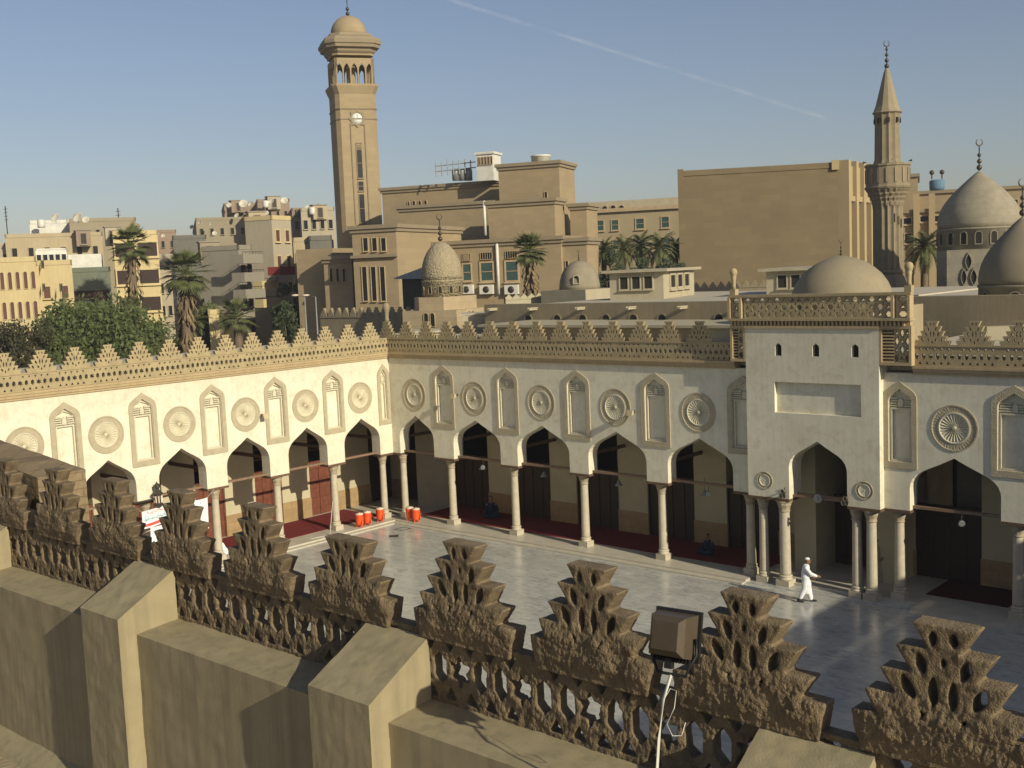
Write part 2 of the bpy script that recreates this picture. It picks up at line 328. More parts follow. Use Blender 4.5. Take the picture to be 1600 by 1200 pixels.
# ------------------------------------------------------------------ shared ornaments
ZB0, ZB1, ZM = 8.40, 9.05, 9.86
def merlon_outline(cut=0.075, zlow=None):
    R = []
    tops = [(0.20,ZM),(0.30,ZM-0.165),(0.40,ZM-0.33),(0.50,ZM-0.495),(0.60,ZM-0.65)]
    for i,(w,z) in enumerate(tops):
        R.append((w,z)); zb = tops[i+1][1] if i<4 else ZB1-0.01
        R.append((w-cut, zb) if i<4 else (w-0.06, zlow or zb))
    return [(-x,z) for x,z in R[::-1]][::1] + R
def merlon_holes(front=False):
    if front: return [almond(-0.065,9.77,0.0257,0.0534), almond(0.065,9.77,0.0257,0.0534),
         almond(-0.135,9.595,0.0351,0.0782,0.3), almond(0.135,9.595,0.0351,0.0782,-0.3), almond(0,9.63,0.0156,0.0368),
         almond(-0.06,9.43,0.0312,0.1150), almond(0.06,9.43,0.0312,0.1150),
         almond(-0.22,9.43,0.0390,0.0920,0.45), almond(0.22,9.43,0.0390,0.0920,-0.45), almond(-0.13,9.27,0.0234,0.0414,0.5), almond(0.13,9.27,0.0234,0.0414,-0.5)]
    H = [almond(-0.06,9.765,0.024,0.05), almond(0.06,9.765,0.024,0.05),
         almond(-0.125,9.60,0.032,0.075,0.3), almond(0.125,9.60,0.032,0.075,-0.3),
         almond(-0.052,9.44,0.030,0.11), almond(0.052,9.44,0.030,0.11),
         almond(-0.20,9.42,0.04,0.085,0.4), almond(0.20,9.42,0.04,0.085,-0.4)]
    if not front: H += [almond(-0.12,9.24,0.035,0.07,0.5), almond(0.12,9.24,0.035,0.07,-0.5),
         almond(-0.33,9.25,0.04,0.08,0.5), almond(0.33,9.25,0.04,0.08,-0.5), almond(0,9.16,0.03,0.06)]
    
    return H
SEG = 1.4
def band_holes(s0, n, gap=SEG/6):
    H = []
    for k in range(n):
        c = s0+gap*(k+0.5); zm = (ZB0+ZB1)/2
        if k%3 == 2: H.append(star(c, zm, 0.115, 0.062))
        else: H.append([(c+0.07*math.sin(PI*j/3), zm+0.11*math.cos(PI*j/3)) for j in range(6)])
        if k<n-1: H.append([(c+gap/2-0.055,ZB1-0.06),(c+gap/2+0.055,ZB1-0.06),(c+gap/2,ZB1-0.16)])
        if k<n-1: H.append([(c+gap/2-0.055,ZB0+0.06),(c+gap/2,ZB0+0.16),(c+gap/2+0.055,ZB0+0.06)])
    return H
ME_MERLON = plate([merlon_outline()]+merlon_holes(), 0.15, 0.0)
ME_SEG = plate([rect(0,ZB0,SEG,ZB1)]+band_holes(0,6), 0.13)

# ------------------------------------------------------------------ arcade wings
def transform(kind):
    return {'L': lambda v: Vector((v.z, -v.x, v.y)), 'R': lambda v: Vector((v.x, -v.z, v.y)),
            'E': lambda v: Vector((45.6-v.z, -v.x, v.y)), 'N': lambda v: Vector((v.x, -30.65+v.z, v.y))}[kind]
# all ornament meshes are (s, z, t) with t outward towards the court

def medallion_mb(r, T, c, z, small=False):
    mb = MB(); rings = [0.0,0.05,0.08,0.12,0.25,0.40,0.56,0.60,0.63,0.67,0.71,0.91,0.945,1.0,1.0]
    hh =               [0.015,0.015,0.0,-0.022,-0.028,-0.022,-0.005,0.0,0.028,0.024,0.006,0.006,0.026,0.022,-0.02]
    seg = 96 if not small else 48; vs=[]; fs=[]; nr=len(rings)
    for k in range(seg):
        a=2*PI*k/seg
        for i,(q,h) in enumerate(zip(rings,hh)):
            d = h
            if 0.11 < q < 0.58: d += 0.019*math.cos(a*(24 if not small else 12))
            if 0.76 < q < 0.94: d += 0.008*math.cos(a*40)
            vs.append((c+q*r*math.cos(a), z+q*r*math.sin(a), d))
    for k in range(seg):
        k2=(k+1)%seg
        for i in range(nr-1): fs.append((k*nr+i,k*nr+i+1,k2*nr+i+1,k2*nr+i))
    mb.add(vs,fs,0,T,False); mb.m=[1 if (j%(nr-1))>=9 else 0 for j in range(len(fs))]; return mb

def niche_parts(T, c, hw, parent, first=[True]):
    fr = MB(); fr.merge(plate([keel(hw,4.82,7.2,7.84,c), keel(hw-0.19,5.04,7.12,7.58,c)], 0.045), lambda v: T(Vector((v.x,v.y,v.z-0.005))))
    o = fr.build('niche_frame', m_carved, parent)
    inn = MB(); iw = hw-0.30
    inn.merge(plate([rect(c-iw-0.06,5.06,c+iw+0.06,6.92), rect(c-iw,5.12,c+iw,6.86)],0.10), lambda v: T(Vector((v.x,v.y,v.z-0.14))))
    for j in range(4):
        z = 6.96+j*0.085; w = hw-0.21-0.02*j
        for sgn in (-1,1):
            a,b = sorted((c+sgn*0.11, c+sgn*w)); inn.box((a,z,-0.12),(b,z+0.045,-0.05),0,T)
    inn.merge(plate([keel(0.09,6.95,7.12,7.26,c)],0.09), lambda v: T(Vector((v.x,v.y,v.z-0.14))))
    inn.merge(plate([keel(hw-0.215,7.2,7.26,7.53,c), keel(hw-0.28,7.19,7.24,7.46,c)],0.05), lambda v: T(Vector((v.x,v.y,v.z-0.12))))
    inn.build('niche_hood', m_ros, o)
    return o

def column_mesh():
    sh = MB(); sh.lathe([(0.178,0.42),(0.182,0.5),(0.176,1.2),(0.160,2.80),(0.158,2.84)],20)
    cp = MB()
    cp.lathe([(0.158,2.82),(0.185,2.84),(0.185,2.88),(0.165,2.90),(0.175,2.98),(0.20,3.08),(0.215,3.13),(0.20,3.14),(0.235,3.2),(0.26,3.25)],32,
             fn=lambda r,z,a: r*(1+0.10*abs(math.cos(4*a))*(1 if z>2.95 else 0)))
    bs = MB(); bs.box((-0.235,-0.235,0),(0.235,0.235,0.245)); bs.lathe([(0.22,0.246),(0.235,0.26),(0.225,0.29),(0.205,0.31),(0.20,0.34),(0.225,0.37),(0.22,0.40),(0.185,0.43)],24)
    return sh.mesh('column',m_col), cp.mesh('capital',m_cap), bs.mesh('base',m_col)
MC, MCC, MCB = column_mesh()
def column(parent, x, y, label=None, sc=1.0, z0=0.12):
    c = inst('column', MC, parent, (x,y,z0), random.random()*6 if False else 0, label, (sc,sc,(3.37-z0)/3.37*1.0))
    # total: capital top 3.25 scaled
    k = inst('capital', MCC, c); b = inst('base', MCB, c)
    c.scale = (sc,sc,(3.25-z0)/3.25); return c

def wing(kind, root, s0, s1, arches, piers, niches, meds, detail=True, band_from=None, merl=None, skip=None, iw=3.75, pill=None, thick=0.6):
    T = transform(kind)
    # wall plate
    pts = [(s0,8.12),(s0,3.36)]
    for (c,hw,zt) in arches:
        k = keel(hw,3.36,4.15,zt,c); pts += k
    pts += [(s1,3.36),(s1,8.12)]
    holes = []
    if detail:
        for (c,hw) in niches: holes.append(keel(hw-0.2,5.05,7.1,7.57,c))
        for (c,r) in meds: holes.append(circ(c,6.33,r*0.985,48))
    if skip: # split the wall around the portal block
        pass
    w = MB(); w.merge(plate([pts]+holes, thick), lambda v: T(Vector((v.x,v.y,v.z-thick))))
    w.build('wall', m_plaster, root)
    if detail:
        for (c,hw) in niches:
            fo = niche_parts(T,c,hw,root); bk = MB(); bk.box((c-hw+0.1,4.95,-0.24),(c+hw-0.1,7.6,-0.145),0,T)
            bk.build('niche_back', m_plaster, fo)
        for (c,r) in meds: medallion_mb(r,T,c,6.33).build('medallion', [m_ros,m_carved], root)
    # impost boards under the piers
    for (a,b) in piers:
        ib = MB(); ib.box((a-0.02,3.26,-thick-0.02),(b+0.02,3.358,0.02),0,T); ib.build('impost_board', m_wood, root)
    # tie beams
    if detail:
        for (c,hw,zt) in arches:
            tb = MB(); tb.box((c-hw-0.12,3.40,-0.36),(c+hw+0.12,3.50,-0.24),0,T); tb.build('tie_beam', m_tie, root)
        for (a,b) in piers:
            tb = MB(); m=(a+b)/2; tb.box((m-0.07,4.02,-iw),(m+0.07,4.16,-thick+0.01),0,T); tb.build('cross_beam', m_wood, root)
    # cornice
    c = MB()
    segs = [(s0,s1)] if not skip else [(s0,skip[0]),(skip[1],s1)]
    for (a,b) in segs:
        c.box((a,8.10,-0.3),(b,8.19,0.07),0,T); c.box((a,8.19,-0.3),(b,8.30,0.12),0,T); c.box((a,8.30,-0.3),(b,8.395,0.16),0,T)
    c.build('cornice', m_sandL, root)
    bd = MB(); 
    for (a,b) in segs:
        n = max(1,int((b-a)/SEG)); st=(b-a)/n
        for k in range(n): bd.merge(ME_SEG, (lambda aa,ss: (lambda v: T(Vector((aa+v.x*ss/SEG, v.y, v.z-0.06)))))(a+k*st,st))
        bd.box((a,ZB1+0.002,-0.09),(b,ZB1+0.05,0.10),0,T)
    bd.build('pierced_band', m_sand, root)
    for s in merl:
        mb = MB(); 
        return_T = (lambda ss: (lambda v: T(Vector((ss+v.x, v.y+0.04, v.z-0.075)))))(s)
        mb.merge(ME_MERLON, return_T); mb.build('merlon', m_sand, root)
    return T

# ---- paving and ground
def sheet(name, x0,y0,x1,y1,z, m, th=None):
    mb = MB()
    if th: mb.box((x0,y0,z-th),(x1,y1,z))
    else: mb.add([(x0,y0,z),(x1,y0,z),(x1,y1,z),(x0,y1,z)],[(0,1,2,3)])
    return struct(mb.build(name, m))
sheet('ground',-9000,-9000,9000,9000,-0.3,m_earth)
sheet('courtyard_paving',-0.2,-31.2,45.9,0.4,0.0,m_marb,0.2)
sheet('street',-130,20,-40,34,-0.29+0.004+0.28,m_road)

# ---- left wing (sunlit)
b=3.3006; yb=1.957
larch=[(yb+b*i,1.13,5.31) for i in range(9)]
lpier=[(0.0,yb-1.13)]+[(yb+b*i+1.13, yb+b*(i+1)-1.13) for i in range(8)]
lnic=[(yb+b*(i-0.5),0.62) for i in range(10) if yb+b*(i-0.5)+0.62<30.4]
lnic[0]=(0.42,0.40)
lmed=[(yb+b*i,0.76) for i in range(9)]
wl = thing('arcade_wing','long sunlit cream arcade on the left with a row of arches, roundels and niches','arcade',(0,-15,0),'arcade wings round the courtyard')
TL = wing('L',wl,0.0,30.0,larch,lpier,lnic,lmed,merl=[1.15+1.37*i for i in range(21)],iw=3.75)
# ---- back wing (shaded)
a=4.037; xa=1.748
rarch=[(xa,1.2,5.31)]+[(xa+a*i,1.5,5.31) for i in range(1,5)]+[(23.05,1.7,5.95)]+[(27.85+a*i,1.52,5.31) for i in range(5)]
rpier=[(0.0,xa-1.2),(xa+1.2,xa+a-1.5)]+[(xa+a*i+1.5,xa+a*(i+1)-1.5) for i in range(1,4)]+[(xa+a*4+1.5,21.35),(24.75,26.33)]+[(27.85+a*i+1.52,27.85+a*(i+1)-1.52) for i in range(4)]
rnic=[(xa+a*(i+0.5),0.70) for i in range(5)]+[(26.0,0.60)]+[(29.78+a*i,0.72) for i in range(4)]
rmed=[(xa+a*i,0.79) for i in range(5)]+[(27.85+a*i,0.79) for i in range(5)]
wr = thing('arcade_wing','shaded grey white arcade across the back with red carpet inside its dark arches','arcade',(22,0,0),'arcade wings round the courtyard')
TR = wing('R',wr,0.0,45.0,rarch,rpier,rnic,rmed,merl=[0.05+1.385*i for i in range(14)]+[27.15+1.385*i for i in range(13)],skip=(19.62,26.5),iw=3.3)
# ---- right wing and near wing (their courtyard fronts)
we = thing('arcade_wing','plain arcade closing the right side of the courtyard','arcade',(45.6,-15,0),'arcade wings round the courtyard')
wing('E',we,0.0,30.0,[(xx+1.9,1.3,5.31) for xx in [3.9*i for i in range(7)]],[(3.9*i-0.7 if i else 0,3.9*i+0.6) for i in range(8)],[],[],detail=False,merl=[])
mb=MB(); mb.box((45.7,-30.6,9.11),(46.0,0,9.98)); mb.build('unseen_shade_parapet',m_sand,we)  # unseen parapet added, its height set to place the shadow edge in the court
mb=MB(); mb.box((45.62,-31,8.2),(51,0,8.75)); mb.box((50,-31,0),(51,0,8.19)); mb.build('roof',m_roof,we)
wn_ = thing('near_wing','near wing under the roof terrace with a plain front to the court','building',(22,-31,0))
mb=MB(); mb.merge(plate([[(0,8.1),(0,0)]+sum([keel(1.3,0.001,4.3,5.3,2.6+4.1*i) for i in range(11)],[])+[(45.4,0),(45.4,8.1)]],0.5),lambda v:Vector((v.x,-30.66-v.z,v.y)))
mb.build('wall',m_plaster,wn_)

# ---- columns
for i in range(8):
    s=yb+b*(i+0.5); column(wl,-0.30,-s)
column(wl,-0.28,-0.50,sc=0.95); column(wr,0.42,0.26,sc=0.95)
for i in range(4): column(wr,xa+a*(i+0.5),0.30)
column(wr,19.95,0.30)
for (x,y) in [(25.82,0.33)]: column(wr,x,y)
for i in range(4): column(wr,29.82+a*i,0.30)

# ---- interiors and roofs
def interior(root, T, s0, s1, pillars, depth, screen_mat, dado_h=1.12, floor_to=None):
    mb=MB(); mb.box((s0,6.0,-depth-4.0),(s1,6.15,-0.6),0,T); mb.build('ceiling',m_ceil,root)
    mb=MB(); 
    k=s0+0.5
    while k<s1: mb.box((k,5.82,-depth-0.2),(k+0.12,5.998,-0.602),0,T); k+=0.8
    mb.build('ceiling_joists',m_wood,root)
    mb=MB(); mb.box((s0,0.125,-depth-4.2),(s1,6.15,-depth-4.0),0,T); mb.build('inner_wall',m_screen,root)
    for (p,q) in pillars:
        pl=MB(); dd=MB(); pl.box((p,dado_h,-depth-0.8),(q,5.99,-depth),0,T); dd.box((p-0.03,0.125,-depth-0.83),(q+0.03,dado_h,-depth+0.03),0,T)
        ip=pl.build('inner_pillar',m_inpl,root); dd.build('dado',m_dado,ip)
    for (p,q),(p2,q2) in zip(pillars[:-1],pillars[1:]):
        sc=MB(); sc.box((q,0.13,-depth-0.25),(p2,2.75,-depth-0.12),0,T)
        sc.box((q,2.75,-depth-0.28),(p2,2.88,-depth-0.06),0,T)
        n=max(2,int((p2-q)/0.5))
        for k in range(n+1):
            xx=q+(p2-q)*k/n; sc.box((max(q,xx-0.04),0.13,-depth-0.12),(min(p2,xx+0.04),2.74,-depth-0.08),0,T)
        if root is wl:
            for zz in (3.4,3.9,4.4,4.9,5.4): sc.box((q,zz,-depth-0.5),(p2,zz+0.05,-depth-0.44),0,T)
        sc.build('door_screen',screen_mat,root)
lp=[(3.25+b*i-0.86,3.25+b*i+0.86) for i in range(-1,9)]
lp[0]=(-1.6,0.95)
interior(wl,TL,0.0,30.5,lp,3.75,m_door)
mb=MB(); mb.box((-3.2,0.13,-3.87),(-1.6,6,-3.85),0,TL); mb.build('side_wall',m_screen,wl)
rp_=[(8.2+4.04*i-0.8,8.2+4.04*i+0.8) for i in range(-3,10)]
rp_=[p for p in rp_ if not (20.6<p[0]+0.8<24)]
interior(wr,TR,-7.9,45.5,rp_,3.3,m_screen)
mb=MB(); mb.box((-8.0,-0.6,0.12),(-7.9,7.3,6)); mb.box((-4.9,0.0,0.13),(-3.8,0.1,6)); mb.build('end_wall',m_inpl,wr)
# platforms / steps
mb=MB(); mb.box((-8,-31,0.0),(0.55,-0.0,0.12)); mb.box((-8,0.0,0.0),(45.6,8,0.12)); mb.box((0.55,-0.62,0),(20.2,0.0,0.12)); mb.box((26.6,-0.62,0),(45.6,0.0,0.12))
struct(mb.build('arcade_floor',m_step))
mb=MB(); mb.box((0.55,-31,0.002),(0.85,-0.92,0.055)); mb.box((0.55,-0.92,0.002),(20.2,-0.62,0.055)); mb.box((26.6,-0.92,0.002),(45.6,-0.62,0.055)); struct(mb.build('lower_step',m_step))
mb=MB(); mb.box((-3.6,-30,0.121),(-0.75,-0.4,0.14)); tag(mb.build('carpet',m_carpet),'long red carpet inside the sunlit arcade on the left','carpet')
mb=MB(); mb.box((0.9,0.85,0.121),(20.1,7.0,0.14)); tag(mb.build('carpet',m_carpet),'long dark red carpet inside the shaded arcade at the back','carpet')
mb=MB(); mb.box((26.4,1.2,0.121),(29.2,3.6,0.15)); tag(mb.build('carpet',mat('dark_carpet',(0.07,0.012,0.012),rough=0.95,bump=0.4,bscale=150)),'small dark red mat lying behind the rightmost arch','carpet')
# roofs of wings
mb=MB(); mb.box((-8.2,-31,8.2),(-0.31,0.0,8.72)); mb.box((-8.3,-31,0),(-8.2,0.0,8.2)); mb.build('roof',m_roof,wl)
mb=MB(); mb.box((-8.2,0.31,8.2),(45.6,8.0,8.72)); mb.build('roof',m_roof,wr)

# ---- portal block
po = thing('portal','tall projecting central portal with three little windows and a pierced balustrade on top','portal',(23,-0.3,0))
x0,x1=20.25,25.42; PY=-0.35
W_=plate([[(x0,9.66),(x0,3.36)]+keel(1.13,3.36,4.55,5.60,23.08)+[(x1,3.36),(x1,9.66)], rect(21.42,6.57,24.76,7.70)]+[keel(0.13,8.66,8.98,9.13,c)+[] for c in (21.6,23.08,24.56)],0.95)
mb=MB(); mb.merge(W_,lambda v:Vector((v.x,PY+0.95-v.z,v.y))); mb.build('wall',m_plaster,po)
mb=MB(); mb.box((21.3,PY+0.16,6.5),(24.9,PY+0.3,7.8)); mb.build('recessed_panel',m_plaster,po)
mb=MB(); mb.box((21.2,PY+0.2,8.5),(25,PY+0.3,9.2)); mb.build('window_dark',m_dark,po)
mb=MB(); mb.box((x0-0.02,PY-0.02,3.26),(21.95,0.62,3.358)); mb.build('impost_board',m_wood,po)
mb=MB(); mb.box((24.21,PY-0.02,3.26),(x1+0.02,0.62,3.358)); mb.build('impost_board',m_wood,po)
mb=MB(); mb.box((21.9,PY+0.25,3.42),(24.3,PY+0.35,3.5)); mb.build('tie_beam',m_tie,po)
TP=lambda v:Vector((v.x,PY-v.z,v.y))
for cx_ in (20.95,25.0-0.15): medallion_mb(0.33,TP,cx_,3.98,True).build('medallion',[m_ros,m_carved],po)
for (x,y,s_) in [(20.72,-0.08,1.0),(21.62,-0.12,1.15),(24.42,-0.05,1.0),(24.98,-0.08,1.05)]: column(po,x,y,sc=s_,z0=0.02)
# crown of the portal
ZP0=9.66
mb=MB(); 
mb.box((x0-0.02,PY-0.06,ZP0+0.002),(x1+0.02,PY+0.5,ZP0+0.10)); 
mb.build('cornice',m_sandL,po)
mb=MB(); k=19.66
while k<26.4: mb.box((k,PY-0.04,9.765),(k+0.07,PY+0.28,9.935)); k+=0.15
mb.box((19.62,PY+0.06,9.764),(26.5,PY+0.26,9.934)); mb.build('dentils',m_sandL,po)
mb=MB(); mb.box((19.58,PY-0.12,9.937),(26.56,PY+0.36,10.03)); mb.box((19.58,PY-0.05,10.80),(26.56,PY+0.2,10.90)); mb.build('rail',m_sand,po)
def balus(x0,x1,z0,z1,y,parent,nm='pierced_balustrade',cell=0.30):
    nx=max(1,round((x1-x0)/cell)); nz=max(1,round((z1-z0)/0.26)); H=[]
    cw=(x1-x0)/nx; ch=(z1-z0)/nz
    for i in range(nx):
        for j in range(nz):
            cxx=x0+cw*(i+0.5); czz=z0+ch*(j+0.5)
            H.append([(cxx+0.40*cw*math.cos(PI*k/3+PI/6*0),czz+0.42*ch*math.sin(PI*k/3)) for k in range(6)] if (i+j)%2==0 else star(cxx,czz,0.46*min(cw,ch),0.16*min(cw,ch),3))
            if i<nx-1 and j<nz-1: H.append(circ(cxx+cw/2,czz+ch/2,0.04,4))
    mb=MB(); mb.merge(plate([rect(x0,z0,x1,z1)]+H,0.12),lambda v:Vector((v.x,y-v.z,v.y))); mb.build(nm,m_sand,parent)
balus(20.2,25.9,10.03,10.80,PY+0.14,po)
balus(19.66,20.06,10.03,10.80,PY+0.14,po); balus(26.04,26.46,10.03,10.80,PY+0.14,po)
for px_ in (19.6,20.08,25.92,26.48): 
    mb=MB(); mb.box((px_-0.04,PY-0.08,10.032),(px_+0.06,PY+0.25,10.798)); mb.build('balustrade_post',m_sandL,po)
# framed side panels beside the portal head
for (a_,b_) in ((19.60,20.245),(25.425,26.56)):
    mb=MB(); z0_,z1_=8.41,9.76
    mb.box((a_,PY+0.0,z0_),(a_+0.09,PY+0.3,z1_)); mb.box((b_-0.09,PY,z0_),(b_,PY+0.3,z1_)); mb.box((a_+0.09,PY,z0_),(b_-0.09,PY+0.3,z0_+0.1)); mb.box((a_+0.09,PY,z1_-0.1),(b_-0.09,PY+0.3,z1_))
    k=z0_+0.1
    while k<z1_-0.1: mb.box((a_+0.09,PY+0.06,k),(a_+0.09+(b_-a_-0.18)*0.4,PY+0.16,k+0.05)); k+=0.11
    mb.build('side_frame',m_sandL,po)
    mb=MB(); mb.box((a_+0.091,PY+0.17,z0_+0.101),(a_+0.09+(b_-a_-0.18)*0.4,PY+0.29,z1_-0.101)); mb.build('louvre_shade_backing',m_wood,po)  # dark box added behind the louvres, its colour stands for shade in the gaps
    balus(a_+0.09+(b_-a_-0.18)*0.42,b_-0.09,z0_+0.1,z1_-0.1,PY+0.2,po,'pierced_panel',0.2)
# finials on the portal
def finial_post(x,y,z,root,h=1.0):
    mb=MB(); mb.box((x-0.12,y-0.12,z),(x+0.12,y+0.12,z+0.22*h))
    mb.lathe([(0.10,z+0.222*h),(0.075,z+0.35*h),(0.085,z+0.55*h),(0.105,z+0.66*h),(0.09,z+0.68*h),(0.125,z+0.75*h),(0.15,z+0.85*h),(0.12,z+0.95*h),(0.05,z+1.0*h)],16,(x,y),
             fn=lambda r,zz,a_: r*(1+0.08*math.cos(6*a_)))
    return mb.build('finial',m_sand,root)
finial_post(19.75,PY+0.1,10.9,po); finial_post(26.45,PY+0.1,10.9,po)
# interior behind the portal: passage
mb=MB(); mb.box((21.0,1.8,0.12),(21.9,7.2,5.9)); mb.box((24.3,1.8,0.12),(25.1,7.2,5.9)); mb.build('passage_wall',m_inpl,wr)
mb=MB(); mb.box((20.2,-0.6,0.0),(26.6,0.0,0.03)); struct(mb.build('portal_threshold',m_marb))
# carved prayer niche behind the right arch
mb=MB(); mb.merge(plate([rect(26.35,0.13,28.75,5.9), keel(0.62,0.14,2.2,2.95,27.45)],0.3),lambda v:Vector((v.x,4.6-v.z,v.y))); mb.box((26.5,4.7,0.13),(28.6,4.85,3.6)); mb.build('niche_wall',mat('grey_plaster',(0.30,0.28,0.22),bump=0.2),wr)

# ------------------------------------------------------------------ near roof parapet (camera side)
from mathutils import noise as MN
def roughen(me, seed, vox, th, lump=True):
    me = evalmods(me, [m_remesh(vox), m_smooth(2,0.5)])
    N_ = np.empty(len(me.vertices)*3); me.vertices.foreach_get('normal', N_); N_ = N_.reshape(-1,3)
    C_ = np.empty(len(me.vertices)*3); me.vertices.foreach_get('co', C_); C_ = C_.reshape(-1,3); D_ = np.zeros(len(C_))
    for i_ in range(len(C_)):
        co = C_[i_]; nz = N_[i_][2]; p = Vector((co[0]+seed*7.3, co[1]+seed*3.1, co[2]))
        cam_side = max(0.0, nz)
        a = 0.0022+0.0048*cam_side*(1.5 if lump else 1.9)*(0.45 if (lump and co[1]>9.4) else 1.0)
        d = a*(MN.noise(p*9)+0.8*MN.noise(p*22)+0.6*MN.noise(Vector((p.x*60,p.y*24,p.z*40))))
        if lump and cam_side > 0.3:
            z = co[1]
            wgt = max(0.0, min(1.0, (9.38-z)/0.12))*max(0.0, min(1.0,(z-8.98)/0.10))*max(0.0,min(1,(0.62-abs(co[0]))/0.12))
            d += wgt*(0.024+0.020*MN.noise(p*5)+0.007*MN.noise(Vector((p.x*45,p.y*26,0)))+0.006*MN.noise(p*80))
        D_[i_] = d
    C_ += N_*D_[:,None]; me.vertices.foreach_set('co', C_.ravel()); me.update()
    for pl in me.polygons: pl.use_smooth = True
    return me
NS = 1.435
near = thing('roof_parapet','weathered near parapet of stepped rough crenellations above sloped plaster buttresses','parapet',(35.15,-30.7,8.4))
mo = merlon_outline(0.105, 8.94)
def broken(o, kind):
    if kind == 1:    # a merlon that has lost its top block
        return [(x*1.0 if abs(x)>0.11 or z<ZM-0.2 else x*2.6, z) for x,z in o if z < ZM-0.05]
    return o
var = []
for sd in range(4):
    out = [(x+random.uniform(-0.007,0.007), z+random.uniform(-0.006,0.006)) for x,z in mo]
    H = [[(x+random.uniform(-0.004,0.004), z+random.uniform(-0.004,0.004)) for x,z in h] for h in merlon_holes(True)]
    if sd == 3: 
        out = broken(out,1); H = H[2:]
    var.append(roughen(plate([out]+H,0.17), sd+1, 0.009, 0.17))
for v in var: v.materials.clear(); v.materials.append(m_rough)
order = {0:0,1:1,2:2,3:0,-1:3,-2:1,-3:2,-4:0,-5:1}
Rx = Matrix(((1,0,0,0),(0,0,-1,0),(0,1,0,0),(0,0,0,1)))   # (s,z,t) -> (s,-t,z)
for v in var: v.transform(Rx)
for i in range(-10,5):
    dz = 0.0
    lab = 'stepped merlon with its top block missing' if i==-1 else None
    o = inst('merlon', var[order.get(i, abs(i)%3)], near, ((35.12+1.38*i if i>=0 else 35.12+1.45*i-0.05), -30.64, 0.035+(0.035 if i>2 else 0)), 0, lab)
bv = []
for sd in range(3):
    S=NS
    hs=[[((x-sum(q[0] for q in h)/len(h))*(1.3 if len(h)!=3 else 1.45)+sum(q[0] for q in h)/len(h),(z-sum(q[1] for q in h)/len(h))*(1.36 if len(h)!=3 else 1.3)+sum(q[1] for q in h)/len(h)) for x,z in h] for h in band_holes(0,6,NS/6)]
    hs=[[(x+random.uniform(-0.008,0.008), z+random.uniform(-0.01,0.01)) for x,z in h] for h in hs]
    hs+= [almond(NS/6*(k+1)-0.0,8.955,0.03,0.045,1.2) for k in range(5)] if False else []
    m_ = roughen(plate([rect(-0.02,8.36,NS+0.02,9.045)]+hs,0.12), sd+9, 0.009, 0.15, False)
    m_.transform(Rx); m_.materials.clear(); m_.materials.append(m_rough); bv.append(m_)
for i in range(-10,5): inst('pierced_panel', bv[i%3], near, (35.15+NS*(i-0.5), -30.652, 0))
mb=MB(); mb.hexa([(15,-31.30,6.1),(46,-31.30,6.1),(46,-30.66,6.1),(15,-30.66,6.1)],[(15,-31.30,8.365),(46,-31.30,8.365),(46,-30.66,8.42),(15,-30.66,8.42)])
def soften(mb, bev=0.012, sub=0.12, amp=0.006, m=None, name='x', parent=None, label=None, seed=0):
    off = ORG.get(parent.name) if parent else Vector((0,0,0))
    me = mb.mesh(name, m, off)
    b = bmesh.new(); b.from_mesh(me)
    for _ in range(9):
        es=[e for e in b.edges if e.calc_length()>sub]
        if not es or len(b.edges)>250000: break
        bmesh.ops.subdivide_edges(b, edges=es, cuts=1, use_grid_fill=True)
    DV=[]
    for v in b.verts:
        p=v.co+off; n=v.normal
        DV.append(n*amp*(MN.noise(p*2.1+Vector((seed,0,0)))+0.5*MN.noise(p*7)+0.35*MN.noise(p*19)))
    for v,d_ in zip(b.verts,DV): v.co += d_
    b.to_mesh(me); b.free()
    for p in me.polygons: p.use_smooth=True
    md = evalmods(me,[lambda ob: setattr(ob.modifiers.new('b','BEVEL'),'width',bev)]) if bev else me
    o=bpy.data.objects.new(name,md); COL.objects.link(o); o.parent=parent; ORG[o.name]=off
    sm=o.modifiers.new('e','EDGE_SPLIT'); sm.split_angle=math.radians(35)
    if label:o['label']=label
    return o
soften(mb,0,0.09,0.012,m_pier,'parapet_wall',near)
for (xa_,xb_) in [(25.55,26.36),(29.72,30.54),(33.85,34.67),(37.99,38.81),(42.1,42.9)]:
    mb=MB(); mb.hexa([(xa_,-31.51,6.1),(xb_,-31.51,6.1),(xb_,-30.78,6.1),(xa_,-30.78,6.1)],[(xa_,-31.51,8.585),(xb_,-31.51,8.585),(xb_,-30.78,8.985),(xa_,-30.78,8.985)])
    soften(mb,0,0.05,0.009,m_pier,'buttress',near,seed=xa_)
mb=MB(); mb.hexa([(15,-31.62,6.1),(46,-31.62,6.1),(46,-31.29,6.1),(15,-31.29,6.1)],[(15,-31.50,6.26),(46,-31.50,6.26),(46,-31.29,6.42),(15,-31.29,6.42)]); mb.build('mortar_fillet',m_pier,near)
mb=MB(); mb.box((10,-60,5.95),(50,-31.3,6.2)); struct(mb.build('roof_terrace',mat('terrace_screed',(0.36,0.29,0.19),col2=(0.28,0.22,0.14),nscale=3,bump=0.8,bscale=14,bdist=0.03)))
# head of the near portal seen beyond the parapet
nb = thing('near_portal_head','dark weathered stone block with a sloping top beyond the left end of the near parapet','portal head',(23,-30,9))
mb=MB(); mb.hexa([(19.6,-30.45,8.2),(26.65,-30.45,8.2),(26.65,-29.75,8.2),(19.6,-29.75,8.2)],[(19.6,-30.45,10.25),(26.65,-30.45,9.62),(26.65,-29.75,9.62),(19.6,-29.75,10.25)])
soften(mb,0,0.12,0.015,mat('old_roof_stone',(0.30,0.22,0.13),col2=(0.2,0.15,0.09),nscale=3,bump=0.6,bscale=12,bdist=0.04,extra=bricks(1.0,0.35,0.12,0.3,dark=0.5)),'block',nb)
